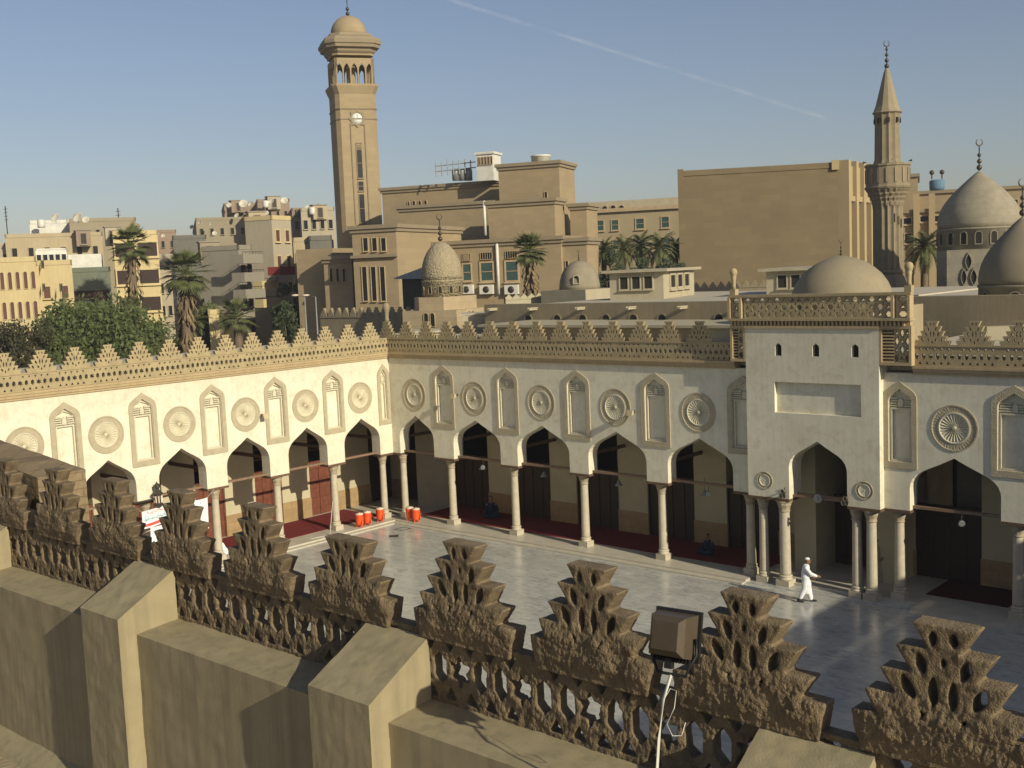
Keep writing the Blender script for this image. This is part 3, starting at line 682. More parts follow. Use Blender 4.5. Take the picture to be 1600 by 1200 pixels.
# loose rubble on the terrace
for k,(x,y,s_) in enumerate([(27.6,-31.85,0.10)]):
    m0=MB(); m0.sphere((0,0,0),s_,10,7,sc=(1.2,0.9,0.6)); me=m0.mesh('rubble_stone',m_rough)
    for v in me.vertices: v.co += v.co.normalized()*0.35*s_*MN.noise(v.co*14+Vector((k*5,0,0)))
    o=bpy.data.objects.new('rubble_stone',me); COL.objects.link(o); o.location=(x,y,6.2+s_*0.35); tag(o,'small broken mortar lump on the terrace floor under the parapet','rubble')

# ------------------------------------------------------------------ floodlight
fl = thing('floodlight','brown metal floodlight seen from behind, mounted on the near parapet','floodlight',(37.72,-31.35,9.4))
ax = Vector((-0.12,0.95,-0.22)).normalized(); sx = ax.cross(Vector((0,0,1))).normalized(); up = sx.cross(ax).normalized(); c0=Vector((37.60,-31.25,9.68))
def FT(v): return c0+(sx*v.x+ax*v.y+up*v.z)*0.86
m_fl = mat('floodlight_paint',(0.085,0.065,0.045),rough=0.5,col2=(0.06,0.045,0.03),bump=0.1)
mb=MB()
bk=[(-0.11,-0.17,-0.10),(0.11,-0.17,-0.10),(0.11,-0.17,0.12),(-0.11,-0.17,0.12)]
fr=[(-0.175,0.05,-0.17),(0.175,0.05,-0.17),(0.175,0.05,0.18),(-0.175,0.05,0.18)]
mid=[(-0.15,-0.12,-0.15),(0.15,-0.12,-0.15),(0.15,-0.12,0.16),(-0.15,-0.12,0.16)]
mb.add([Vector(p) for p in bk+mid+fr],[(0,1,2,3)]+[(i,4+i,4+(i+1)%4,(i+1)%4) for i in range(4)]+[(4+i,8+i,8+(i+1)%4,4+(i+1)%4) for i in range(4)]+[(11,10,9,8)],0,FT)
mb.build('housing',m_fl,fl)
mb=MB(); mb.box((-0.20,0.052,-0.195),(0.20,0.085,0.205),0,FT); mb.build('front_frame',m_black,fl)
mb=MB()
for k in range(12): mb.box((-0.16+k*0.0285,-0.03,-0.205),(-0.15+k*0.0285,0.04,-0.16),0,FT)
mb.box((-0.03,-0.08,-0.25),(0.03,-0.02,-0.17),0,FT); mb.build('cooling_fins',m_black,fl)
mb=MB(); mb.tube([FT(Vector((-0.185,0,0.0))),FT(Vector((-0.205,0,-0.12))),FT(Vector((-0.12,0,-0.30))),FT(Vector((0.12,0,-0.30))),FT(Vector((0.205,0,-0.12))),FT(Vector((0.185,0,0)))],0.012,6); mb.build('bracket',m_black,fl)
p_=FT(Vector((0,0,-0.30)))
mb=MB(); mb.tube([p_,(37.60,-31.40,9.28),(37.57,-31.42,9.0),(37.51,-31.44,8.3),(37.42,-31.45,6.2)],0.0105,8); mb.build('pole',m_white,fl)
mb=MB(); mb.tube([(37.60,-31.39,9.28),(37.62,-31.34,9.34),(37.66,-31.33,9.33),(37.66,-31.36,9.22),(37.61,-31.38,9.1),(37.64,-31.36,9.02),(37.70,-31.34,9.03),(37.72,-31.32,9.12)],0.003,6); mb.build('cable',m_white,fl)

# ------------------------------------------------------------------ water coolers
def cooler():
    t=thing('water_cooler','x','water cooler',(0,0,0),'orange water coolers at the corner')
    mb=MB(); mb.lathe([(0.17,0.10),(0.185,0.13),(0.195,0.30),(0.20,0.56),(0.205,0.58),(0.205,0.615)],24); mb.build('barrel',m_orange,t)
    mb=MB(); mb.lathe([(0.195,0.616),(0.195,0.64),(0.17,0.675),(0.03,0.685),(0.03,0.70),(0.0,0.705)],24); mb.build('lid',m_lid,t)
    for k in range(4):
        mb=MB(); a_=PI/4+k*PI/2; mb.box((0.15*math.cos(a_)-0.02,0.15*math.sin(a_)-0.02,0),(0.15*math.cos(a_)+0.02,0.15*math.sin(a_)+0.02,0.11)); mb.build('leg',m_orange,t)
    mb=MB(); mb.tube([(0.10,-0.15,0.17),(0.14,-0.23,0.17),(0.14,-0.235,0.12)],0.018,6); mb.build('tap',m_metal,t)
    mb=MB(); mb.lathe([(0.03,0.30),(0.04,0.31),(0.035,0.22),(0.028,0.20)],10,(0.19,-0.16)); mb.tube([(0.19,-0.16,0.3),(0.17,-0.12,0.45)],0.006,4); mb.build('cup',m_orange,t)
    mb=MB(); mb.tube([(0.2,-0.02,0.5),(0.235,-0.02,0.47),(0.235,-0.02,0.40),(0.2,-0.02,0.37)],0.012,6); mb.build('handle',m_orange,t)
    return t
c0_=cooler()
clab=['leftmost orange water cooler, beside its twin on the sunlit step','second orange water cooler from the left on the sunlit step','orange water cooler just left of the double corner column','orange water cooler just right of the double corner column','rightmost orange water cooler, in shade right of the corner column']
for i,((x,y),lab) in enumerate(zip([(0.25,-2.62),(0.25,-2.12),(0.2,-1.25),(1.35,-0.32),(1.83,-0.36)],clab)):
    o=c0_ if i==0 else copy_tree(c0_); o.location=(x,y,0.12); o.rotation_euler=(0,0,random.uniform(0.4,1.0)); o['label']=lab

# ------------------------------------------------------------------ lamps, clock, speakers on the facades
def bell_lamp(x,y,z,label,h=0.75,group='lamps hanging in the shaded arcade'):
    t=thing('hanging_lamp',label,'lamp',(x,y,z),group)
    mb=MB(); mb.tube([(x,y,z+h),(x,y,z+0.22)],0.008,5); mb.build('cord',m_metal,t)
    mb=MB(); mb.lathe([(0.03,z+0.22),(0.06,z+0.2),(0.10,z+0.08),(0.17,z),(0.165,z-0.01),(0.09,z+0.07)],16,(x,y)); mb.build('shade',m_grey,t)
    mb=MB(); mb.sphere((x,y,z+0.03),0.075,12,8); mb.build('bulb',mat('lamp_globe',(0.6,0.58,0.5),rough=0.25,bump=0),t)
bell_lamp(5.05,1.1,2.78,'grey bell lamp hanging under the second arch of the shaded arcade')
bell_lamp(8.9,1.1,2.78,'grey bell lamp hanging under the third arch of the shaded arcade')
bell_lamp(13.1,1.1,2.78,'grey bell lamp hanging under the fourth arch of the shaded arcade')
bell_lamp(17.4,1.1,2.78,'grey bell lamp hanging under the fifth arch of the shaded arcade')
bell_lamp(1.6,1.3,2.9,'grey bell lamp hanging in the first arch beside the corner column')
def spot(x,y,z,label,d=(0.5,-0.8,-0.3)):
    t=thing('spotlight',label,'spotlight',(x,y,z),'spotlights under the tie beams'); d=Vector(d).normalized(); a_=d.orthogonal().normalized(); b_=d.cross(a_)
    def T(v): return Vector((x,y,z))+a_*v.x+b_*v.y+d*v.z
    mb=MB(); mb.lathe([(0.03,-0.12),(0.06,-0.10),(0.10,0.02),(0.11,0.06),(0.095,0.06)],14,T=T); mb.build('housing',m_grey,t)
    mb=MB(); mb.lathe([(0.094,0.045),(0.0,0.03)],14,T=T); mb.build('lens',m_lid,t)
    mb=MB(); mb.tube([(x,y,z+0.05),(x,y+0.03,z+0.28)],0.012,5); mb.build('stem',m_metal,t)
spot(6.05,0.1,3.12,'round spotlight under the tie beam of the second shaded arch')
spot(18.2,0.1,3.12,'round spotlight under the tie beam of the fifth shaded arch')
spot(28.05,0.1,3.12,'round spotlight under the tie beam of the rightmost arch')
t=thing('wall_clock','small round clock hanging under the arch of the central portal','clock',(22.95,-0.1,3.45))
TC=lambda v:Vector((22.98+v.x,-0.12-v.z,3.46+v.y))
mb=MB(); mb.lathe([(0.17,0.0),(0.17,0.03),(0.14,0.035)],20,T=TC); mb.build('rim',m_grey,t)
mb=MB(); mb.lathe([(0.139,0.03),(0.0,0.031)],20,T=TC); mb.build('dial',mat('clock_dial',(0.55,0.62,0.72),rough=0.4,bump=0),t)
mb=MB(); mb.box((-0.006,0,0.036),(0.006,0.10,0.042),0,TC); mb.box((0,-0.006,0.043),(0.07,0.006,0.048),0,TC); mb.build('hands',m_black,t)
def wall_flood(p, n, label, yel=True):
    p=Vector(p); n=Vector(n); s_=n.cross(Vector((0,0,1))); 
    def T(v): return p+s_*v.x+n*v.y+Vector((0,0,v.z))
    t=thing('wall_floodlight',label,'floodlight',p,'small floodlights on the courtyard walls')
    mb=MB(); mb.tube([T(Vector((0,-0.05,0))),T(Vector((0,0.16,0.02)))],0.02,6); mb.box((-0.04,0,-0.06),(0.04,0.02,0.06),0,T); mb.build('arm',m_metal,t)
    mb=MB(); mb.hexa([T(Vector(q)) for q in [(-0.10,0.16,-0.08),(0.10,0.16,-0.08),(0.13,0.36,-0.13),(-0.13,0.36,-0.13)]],[T(Vector(q)) for q in [(-0.10,0.14,0.06),(0.10,0.14,0.06),(0.13,0.30,0.10),(-0.13,0.30,0.10)]]); mb.build('housing',mat('cream_metal',(0.55,0.46,0.30),rough=0.5,bump=0),t)
wall_flood((4.72,-0.05,6.45),(0,-1,0),'small cream floodlight on the shaded wall beside the second roundel from the corner')
wall_flood((14.85,-0.05,6.2),(0,-1,0),'small cream floodlight on the shaded wall right of the fourth roundel from the corner')
wall_flood((0.05,-7.75,6.2),(1,0,0),'small floodlight on the sunlit wall beside a roundel')
for (x,l) in ((21.78,'cluster of small loudspeakers at the left capitals of the central portal'),(24.22,'cluster of small loudspeakers at the right capitals of the central portal')):
    t=thing('loudspeaker',l,'loudspeaker',(x,PY,3.5))
    for k,(dx,dz) in enumerate([(0,0.25),(0.06,0.1),(-0.07,0.08)]):
        mb=MB(); TQ=(lambda dx,dz,x: (lambda v:Vector((x+dx+v.x*0.8,PY-0.02-v.z,3.42+dz+v.y))))(dx,dz,x)
        mb.lathe([(0.03,0),(0.035,0.08),(0.05,0.13),(0.10,0.2),(0.09,0.2),(0.04,0.14)],12,T=TQ); mb.build('horn',mat('horn_paint',(0.2,0.17,0.12),bump=0),t)
    mb=MB(); mb.tube([(x,PY+0.05,3.35),(x,PY-0.05,3.8)],0.015,5); mb.build('bracket',m_metal,t)
# lantern and banners on the sunlit side
t=thing('lantern','black metal lantern hanging above the white banner in front of the sunlit arcade','lantern',(0.35,-13.3,3.3))
mb=MB(); mb.lathe([(0.0,3.05),(0.10,3.1),(0.20,3.18),(0.22,3.22),(0.16,3.26),(0.15,3.62),(0.24,3.66),(0.12,3.78),(0.06,3.86),(0.10,3.92),(0.10,4.05),(0.03,4.1)],8,(0.35,-13.3),smooth=False); mb.build('body',m_metal,t)
mb=MB(); 
for k in range(8):
    a_=PI/8+k*PI/4; mb.box((0.35+0.155*math.cos(a_)-0.02,-13.3+0.155*math.sin(a_)-0.02,3.30),(0.35+0.155*math.cos(a_)+0.02,-13.3+0.155*math.sin(a_)+0.02,3.58))
mb.build('pane',m_lid,t)
mb=MB(); mb.tube([(-0.3,-13.3,3.62),(0.35,-13.3,4.15),(0.35,-13.3,4.05)],0.02,5); mb.tube([(0.35,-14.4,3.45),(0.35,-12.6,3.5)],0.04,6); mb.build('arm',m_metal,t)
def scrawl(mb, T, x0, x1, z, h, d=0.012, rs=None, mi=0):
    """cursive strokes of unreadable lettering"""
    x=x0
    while x<x1-0.04:
        w=rs.uniform(0.05,0.11); k=rs.choice([0,1,2,3])
        base=[(x,z),(x+w,z)]
        pts=[(x,z+0.0),(x+w*0.3,z-0.12*h),(x+w*0.6,z+0.1*h),(x+w,z)]
        if k==0: pts=[(x,z),(x+w*0.35,z-0.35*h),(x+w*0.9,z-0.25*h),(x+w,z+0.15*h)]
        if k==1: pts=pts+[(x+w,z+0.9*h)]
        if k==2: pts=[(x,z),(x+w*0.4,z+0.45*h),(x+w*0.7,z+0.1*h),(x+w,z)]
        mb.tube([T(Vector((p[0],p[1],d))) for p in pts], 0.012*h/0.16, 4, mi)
        if rs.random()<0.5: 
            c=T(Vector((x+w*0.5,z+(0.55*h if rs.random()<0.6 else -0.45*h),d))); mb.sphere(c,0.013*h/0.16,6,4,mi)
        x+=w+(0.03 if rs.random()<0.25 else 0.0)
def banner(label, p, w, h, n, cols, texts, sag=0.03, tilt=0.0, seed=1):
    """cols: [(z fraction from, to, material)], texts: [(zfrac, height, material, x0f, x1f)]"""
    rs=random.Random(seed); p=Vector(p); n=Vector(n).normalized(); s_=Vector((0,0,1)).cross(n)
    def T(v):
        return p+s_*(v.x)+Vector((0,0,v.y+tilt*v.x-sag*math.sin(PI*(v.x/w))))+n*(v.z+0.03*math.sin(v.x*5+v.y*3))
    t=thing('banner',label,'banner',p)
    for (a_,b_,m_) in cols:
        mb=MB(); vs=[];fs=[];nx=16
        for j in range(2):
            for i in range(nx+1): vs.append(Vector((w*i/nx,h*(a_ if j==0 else b_),0)))
        for i in range(nx): fs.append((i,i+1,nx+2+i,nx+1+i))
        k=len(vs)
        vs+= [v+Vector((0,0,-0.006)) for v in vs[:k]]; fs+=[tuple(q+k for q in f[::-1]) for f in fs[:nx]]
        mb.add(vs,fs,0,T); mb.build('cloth_strip',m_,t)
    for (zf,hh,m_,xa_,xb_) in texts:
        mb=MB(); scrawl(mb,T,w*xa_,w*xb_,h*zf,hh,0.012,rs); mb.build('lettering',m_,t)
    mb=MB(); mb.tube([T(Vector((0,h,0)))+Vector((0,0,0.0)),T(Vector((0,h,0)))-s_*0.4+Vector((0,0,0.35))],0.006,4); mb.tube([T(Vector((w,h,0))),T(Vector((w,h,0)))+s_*0.4+Vector((0,0,0.3))],0.006,4); mb.build('cord',m_white,t)
    return t
bw=mat('banner_white',(0.80,0.82,0.84),rough=0.7,bump=0); bb=mat('banner_blue',(0.05,0.20,0.45),rough=0.7,bump=0); br_=mat('banner_red',(0.75,0.10,0.08),rough=0.7,bump=0)
bt=mat('banner_teal',(0.10,0.42,0.50),rough=0.7,bump=0); bgn=mat('banner_green',(0.05,0.40,0.25),rough=0.7,bump=0); bnv=mat('banner_navy',(0.04,0.05,0.25),rough=0.7,bump=0); bo=mat('banner_orange',(0.75,0.30,0.18),rough=0.7,bump=0)
banner('white banner with teal lettering and a red stripe hanging under the lantern',(0.45,-14.15,2.35),1.3,0.72,(1,0.15,0),[(0,0.10,bw),(0.10,0.26,br_),(0.26,1.0,bw)],[(0.50,0.15,bt,0.08,0.92),(0.84,0.15,bo,0.2,0.95)],tilt=0.05,seed=3)
banner('small white banner with pale blue lettering hanging below the striped banner',(0.5,-13.85,1.75),0.95,0.62,(1,0.15,0),[(0,1,bw)],[(0.68,0.11,bt,0.1,0.9),(0.42,0.11,bb,0.2,0.9)],seed=5)
banner('tall white banner with a few blue words beside a column of the sunlit arcade',(0.45,-11.95,1.75),0.95,1.35,(1,0.1,0),[(0,1,bw)],[(0.80,0.16,bb,0.05,0.6),(0.15,0.14,bb,0.1,0.7)],seed=8)
banner('banner with navy, white, green and red patches at the far left between two merlons',(0.45,-16.75,1.85),0.95,0.95,(1,0.1,0),[(0,0.25,br_),(0.25,0.75,bnv),(0.75,0.9,bgn),(0.9,1,bw)],[(0.45,0.2,bw,0.2,0.8)],seed=9)
t=thing('banner_post','white and yellow strut with dark side posts below the small white banner','post',(0.5,-13.4,0))
mb=MB(); mb.tube([(0.55,-13.45,0.1),(0.52,-13.42,1.75)],0.05,8); mb.build('strut',mat('cream_paint',(0.65,0.60,0.30),bump=0),t)
for dy in (-0.3,0.3):
    mb=MB(); mb.tube([(0.5,-13.42+dy,0.0),(0.5,-13.42+dy,1.8)],0.03,8); mb.build('post',m_metal,t)
# leaning white rod at a column, drains in the floor, shutters in openings
mb=MB(); mb.tube([(0.35,-4.55,0.13),(-0.05,-3.95,1.6)],0.014,6); mb.tube([(0.2,-5.6,0.14),(0.38,-4.5,0.14)],0.014,6); tag(mb.build('leaning_rod',m_white),'thin white rod leaning against a column of the sunlit arcade','rod')
mb=MB(); mb.merge(plate([star(0,0,0.34,0.2,4)],0.006),lambda v:Vector((2.75+v.x,-2.7+v.y,0.002+v.z))); tag(mb.build('floor_drain',m_metal),'dark star shaped drain in the white floor near the corner','drain','floor drains near the corner')
mb=MB(); mb.merge(plate([rect(-0.3,-0.3,0.3,0.3),rect(-0.25,-0.25,0.25,0.25)],0.006),lambda v:Vector((2.0+v.x,-1.45+v.y,0.002+v.z))); tag(mb.build('floor_hatch',m_metal),'thin square outline of a hatch in the floor near the coolers','hatch')

# ------------------------------------------------------------------ people
def capsule(mb, a_, b_, ra, rb, seg=12):
    a_=Vector(a_); b_=Vector(b_); d=(b_-a_); L=d.length; d.normalize(); u_=d.orthogonal().normalized(); w_=d.cross(u_)
    prof=[(1e-4,-ra)]+[(ra*math.cos(t_),ra*math.sin(t_)) for t_ in (-1.1,-0.6,0)]+[(rb*math.cos(t_),L+rb*math.sin(t_)) for t_ in (0,0.6,1.1)]+[(1e-4,L+rb)]
    mb.lathe(prof,seg,T=lambda v:a_+u_*v.x+w_*v.y+d*v.z)
def chain(mb, pts, rad):
    for i in range(len(pts)-1): capsule(mb,pts[i],pts[i+1],rad[i],rad[i+1])
def hand(mb, wr, d, pn):
    """palm + 5 bent fingers; d = direction, pn = palm normal"""
    wr=Vector(wr); d=Vector(d).normalized(); pn=Vector(pn).normalized(); s_=d.cross(pn).normalized()
    for k in (-1,-0.3,0.4,1): capsule(mb,wr+s_*0.012*k,wr+d*0.085+s_*0.030*k,0.017,0.014,8)
    for k,l in zip((-1.0,-0.33,0.33,1.0),(0.055,0.072,0.078,0.068)):
        b0=wr+d*0.09+s_*0.029*k; b1=b0+d*l*0.5+pn*0.008; b2=b1+d*l*0.4+pn*0.022
        capsule(mb,b0,b1,0.0095,0.0085,8); capsule(mb,b1,b2,0.0085,0.007,8)
    t0=wr+d*0.025+s_*0.03; t1=t0+d*0.035+s_*0.03+pn*0.01; t2=t1+d*0.03+s_*0.008+pn*0.012
    capsule(mb,t0,t1,0.012,0.010,8); capsule(mb,t1,t2,0.010,0.008,8)
def vox(mb, v, name, m, parent, sm=3, label=None):
    me=mb.mesh(name,m,Vector((0,0,0))); me=evalmods(me,[m_remesh(v),m_smooth(sm,0.6)]); me.materials.clear(); me.materials.append(m)
    for p in me.polygons: p.use_smooth=True
    o=bpy.data.objects.new(name,me); COL.objects.link(o); o.parent=parent; ORG[o.name]=Vector((0,0,0))
    if label:o['label']=label
    return o
def head(mb, c, fwd, s_=1.0):
    c=Vector(c); f=Vector(fwd).normalized(); l=Vector((0,0,1)).cross(f).normalized(); U=f.cross(l)*1.0
    U=Vector((0,0,1))
    def P(a,b,z): return c+f*a*s_+l*b*s_+U*z*s_
    def T(v): return c+(f*v.x+l*v.y+U*v.z)*s_
    mb.sphere((0,0,0.02),0.1,20,14,sc=(0.96,0.78,1.05),T=T)           # skull
    mb.sphere((0.018,0,-0.045),0.072,16,10,sc=(0.95,0.82,1.05),T=T)   # face / jaw
    capsule(mb,P(0.088,0,0.012),P(0.108,0,-0.022),0.009,0.014,8)      # nose
    capsule(mb,P(0.08,-0.035,0.03),P(0.08,0.035,0.03),0.011,0.011,8)  # brow
    capsule(mb,P(0.085,-0.018,-0.053),P(0.085,0.018,-0.053),0.009,0.009,8)  # lips
    capsule(mb,P(0.075,0,-0.09),P(0.078,0,-0.095),0.018,0.016,8)      # chin
    for q in (-1,1): capsule(mb,P(-0.005,0.078*q,0.02),P(-0.01,0.082*q,-0.025),0.015,0.010,8)
def eyes(c, fwd, parent):
    c=Vector(c); f=Vector(fwd).normalized(); l=Vector((0,0,1)).cross(f).normalized()
    mb=MB()
    for q in (-1,1): mb.sphere(tuple(c+f*0.085+l*0.03*q+Vector((0,0,0.008))),0.010,8,6)
    mb.build('eyes',m_black,parent)

# walking man in white (local frame: walks towards +x, height 1.70)
man=thing('person','man in a long white robe walking across the marble before the portal','person',(0,0,0))
mb=MB(); hc=(0.06,0,1.58)
head(mb,hc,(1,0,-0.12)); chain(mb,[(0.0,0,1.36),(0.03,0,1.47),(0.04,0,1.52)],[0.07,0.056,0.055])
chain(mb,[(-0.02,0,1.0),(-0.01,0,1.2),(0,0,1.36)],[0.13,0.125,0.11])
for q in (-1,1): capsule(mb,(0,0,1.38),(0,0.17*q,1.36),0.07,0.058)
chain(mb,[(0.0,0.19,1.35),(0.06,0.24,1.10),(0.22,0.22,0.93)],[0.055,0.044,0.03])
chain(mb,[(0.0,-0.19,1.35),(0.16,-0.22,1.14),(0.38,-0.16,1.04)],[0.055,0.044,0.03])
hand(mb,(0.22,0.22,0.93),(0.6,-0.05,-0.6),(-0.4,-0.8,-0.2)); hand(mb,(0.38,-0.16,1.04),(0.9,0.2,-0.25),(-0.1,0.9,0))
chain(mb,[(-0.02,0.09,0.92),(0.12,0.09,0.52),(0.17,0.08,0.11)],[0.09,0.06,0.04])
chain(mb,[(-0.02,-0.09,0.92),(-0.04,-0.09,0.50),(-0.24,-0.08,0.15)],[0.09,0.06,0.04])
vox(mb,0.0085,'body',m_skin,man,2); eyes(hc,(1,0,-0.12),man)
mb=MB(); chain(mb,[(-0.03,0,1.0),(-0.02,0,1.2),(0,0,1.34)],[0.165,0.15,0.135])
for q in (-1,1): capsule(mb,(-0.02,0.03*q,1.34),(0,0.17*q,1.35),0.09,0.075)
chain(mb,[(0.0,0.19,1.35),(0.06,0.24,1.10),(0.19,0.225,0.96)],[0.075,0.068,0.06])
chain(mb,[(0.0,-0.19,1.35),(0.16,-0.22,1.14),(0.34,-0.17,1.055)],[0.075,0.068,0.062])
chain(mb,[(-0.02,0.06,0.98),(0.07,0.07,0.55),(0.15,0.06,0.14)],[0.15,0.115,0.09])
chain(mb,[(-0.02,-0.06,0.98),(-0.06,-0.07,0.55),(-0.21,-0.06,0.20)],[0.15,0.115,0.085])
capsule(mb,(0.02,0,0.7),(0.0,0,0.42),0.17,0.13)
vox(mb,0.012,'robe',m_robe,man,3)
for (x,y,z,tl) in ((0.20,0.08,0.035,0.0),(-0.27,-0.08,0.07,-0.5)):
    mb=MB(); capsule(mb,(x-0.05,y,z+0.01),(x+0.14,y,z+tl*0.08),0.045,0.038); mb.build('shoe',m_black,man)
mb=MB(); mb.sphere((0.045,0,1.655),0.098,18,8,sc=(0.98,0.82,0.55)); mb.build('skull_cap',m_robe,man)
man.location=(23.2,-1.55,0.0); man.rotation_euler=(0,0,math.radians(28)); man.scale=(0.95,0.95,0.95)

def standing(label, robe_m, head_m, loc, rz, h=1.68, cap=True):
    t=thing('person',label,'person',(0,0,0))
    mb=MB(); hc=(0.02,0,1.57); head(mb,hc,(1,0,0)); chain(mb,[(0,0,1.34),(0,0,1.5)],[0.07,0.055]); chain(mb,[(0,0,0.95),(0,0,1.36)],[0.13,0.11])
    for q in (-1,1):
        capsule(mb,(0,0,1.38),(0,0.17*q,1.36),0.07,0.058); chain(mb,[(0,0.19*q,1.35),(0.02,0.24*q,1.08),(0.16,0.16*q,0.92)],[0.055,0.044,0.03])
        hand(mb,(0.16,0.16*q,0.92),(0.7,-0.5*q,-0.2),(-0.2,-0.8*q,-0.3)); chain(mb,[(0,0.09*q,0.92),(0.01,0.1*q,0.5),(0,0.1*q,0.07)],[0.09,0.06,0.04]); capsule(mb,(-0.03,0.1*q,0.04),(0.14,0.11*q,0.035),0.04,0.034)
    vox(mb,0.009,'body',m_skin,t,2); eyes(hc,(1,0,0),t)
    mb=MB(); chain(mb,[(0,0,0.12),(0,0,0.6),(0,0,1.0),(0,0,1.34)],[0.24,0.2,0.17,0.14])
    for q in (-1,1):
        capsule(mb,(0,0,1.34),(0,0.17*q,1.35),0.09,0.08); chain(mb,[(0,0.19*q,1.35),(0.02,0.24*q,1.08),(0.13,0.18*q,0.95)],[0.078,0.075,0.07])
    vox(mb,0.014,'robe',robe_m,t,3)
    mb=MB()
    if cap: mb.sphere((0.01,0,1.645),0.1,18,8,sc=(0.98,0.85,0.6))
    else:
        mb.sphere((-0.02,0,1.58),0.125,18,10,sc=(0.9,0.9,1.1)); capsule(mb,(-0.03,0,1.5),(-0.04,0,1.25),0.11,0.17)
    mb.build('head_cover',head_m,t)
    t.location=loc; t.rotation_euler=(0,0,rz); t.scale=(h/1.7,)*3
    return t
standing('person in pale robe and white cap half hidden behind the right portal columns',m_tan,m_robe,(24.35,1.9,0.12),-1.2,1.68,True)
# seated person at the foot of the sunlit inner wall
def seated(label, m_, loc, rz):
    t=thing('person',label,'person',(0,0,0))
    mb=MB(); hc=(0.08,0,0.74); head(mb,hc,(1,0,-0.2)); chain(mb,[(-0.05,0,0.12),(0,0,0.4),(0.03,0,0.52),(0.05,0,0.66)],[0.14,0.12,0.08,0.055])
    for q in (-1,1):
        chain(mb,[(0,0.08*q,0.12),(0.35,0.26*q,0.14),(0.30,-0.1*q,0.07)],[0.09,0.065,0.045]); chain(mb,[(0.02,0.17*q,0.5),(0.06,0.24*q,0.28),(0.24,0.18*q,0.2)],[0.055,0.044,0.03]); hand(mb,(0.24,0.18*q,0.2),(0.9,-0.1*q,-0.1),(0,0,-1))
    vox(mb,0.010,'body',m_skin,t,2); eyes(hc,(1,0,-0.2),t)
    mb=MB(); chain(mb,[(-0.05,0,0.16),(0,0,0.4),(0.0,0,0.5)],[0.19,0.16,0.13])
    for q in (-1,1):
        chain(mb,[(0,0.1*q,0.14),(0.34,0.25*q,0.16)],[0.13,0.11]); chain(mb,[(0.34,0.25*q,0.14),(0.32,0.0,0.10)],[0.10,0.08]); chain(mb,[(0.0,0.16*q,0.48),(0.06,0.24*q,0.28),(0.2,0.19*q,0.22)],[0.08,0.07,0.06])
    vox(mb,0.014,'robe',m_,t,3)
    mb=MB(); mb.sphere((0.05,0,0.80),0.1,16,8,sc=(0.95,0.82,0.7)); mb.build('hair',m_black,t)
    t.location=loc; t.rotation_euler=(0,0,rz); return t
seated('person in white seated on the carpet of the sunlit arcade behind a column',m_robe,(-0.9,-9.75,0.14),0.3)
kb=seated('person in a dark blue robe sitting between two columns of the shaded arcade',m_blue,(4.4,2.3,0.14),-0.9); kb.scale=(1.2,1.2,1.25)
seated('person in dark clothes sitting on the carpet in the shaded arcade beside a column',m_blue,(17.0,1.9,0.14),-1.4)

# ================================================================== surroundings
class Face:
    """vertical plane through p0 with horizontal direction e (unit) and outward normal n"""
    def __init__(s,p0,e,n): s.p0=Vector(p0); s.e=Vector(e); s.n=Vector(n)
    def hit(s,px,py):
        h=hit(px,py,s.p0,s.n)-s.p0; return h.dot(s.e), h.z+s.p0.z
    def rect(s,r):
        x0,y0,x1,y1=r; xc,yc=(x0+x1)/2,(y0+y1)/2
        a_=s.hit(x0,yc)[0]; b_=s.hit(x1,yc)[0]; z1=s.hit(xc,y0)[1]; z0=s.hit(xc,y1)[1]
        return min(a_,b_),z0,max(a_,b_),z1
    def T(s): return lambda v: s.p0+s.e*v.x+s.n*v.z+Vector((0,0,v.y-s.p0.z))   # v=(along, z, out)
def window(face, r, parent, style='frame', glass=None, frame=None, name='window', proud=0.09, arch=False):
    a_,z0,b_,z1=r; T=face.T(); fw=min(0.16,(b_-a_)*0.14); mb=MB(); g=MB()
    glass=glass or m_glass; frame=frame or m_frame
    if arch:
        c=(a_+b_)/2; hw=(b_-a_)/2
        out=[(c-hw-fw,z0-fw)]+[(c+(hw+fw)*math.cos(t_),z1-hw+(hw+fw)*math.sin(t_)) for t_ in [PI-PI*k/10 for k in range(11)]]+[(c+hw+fw,z0-fw)]
        inn=[(c-hw,z0)]+[(c+hw*math.cos(t_),z1-hw+hw*math.sin(t_)) for t_ in [PI-PI*k/10 for k in range(11)]]+[(c+hw,z0)]
        mb.merge(plate([out,inn],proud),lambda v:T(v)); g.merge(plate([inn],0.02),lambda v:T(v))
    else:
        mb.merge(plate([rect(a_-fw,z0-fw,b_+fw,z1+fw),rect(a_,z0,b_,z1)],proud),lambda v:T(v))
        mb.box((a_-fw*1.4,z0-fw*1.7,0.001),(b_+fw*1.4,z0-fw*1.01,proud*2.2),0,T)
        g.box((a_,z0,0.004),(b_,z1,0.03),0,T)
        if style=='mull':
            n=max(1,round((b_-a_)/0.9))
            for k in range(1,n): x=a_+(b_-a_)*k/n; g.box((x-0.03,z0,0.031),(x+0.03,z1,0.06),1,T)
            g.box((a_,(z0+z1)/2-0.03,0.061),(b_,(z0+z1)/2+0.03,0.085),1,T)
    w=mb.build(name,frame,parent); g.build('pane',[glass,frame],w); return w
def cuboid(mb, p, e, n, w, d, z0, z1, mi=0):
    """front-left corner p, width w along e, depth d along -n"""
    p=Vector((p[0],p[1],0)); a_=[p,p+e*w,p+e*w-n*d,p-n*d]
    mb.hexa([v+Vector((0,0,z0)) for v in a_],[v+Vector((0,0,z1)) for v in a_],mi)
def unit(az):  # horizontal unit vector from a compass-like angle (deg from +y towards +x)
    t_=math.radians(az); return Vector((math.sin(t_),math.cos(t_),0))
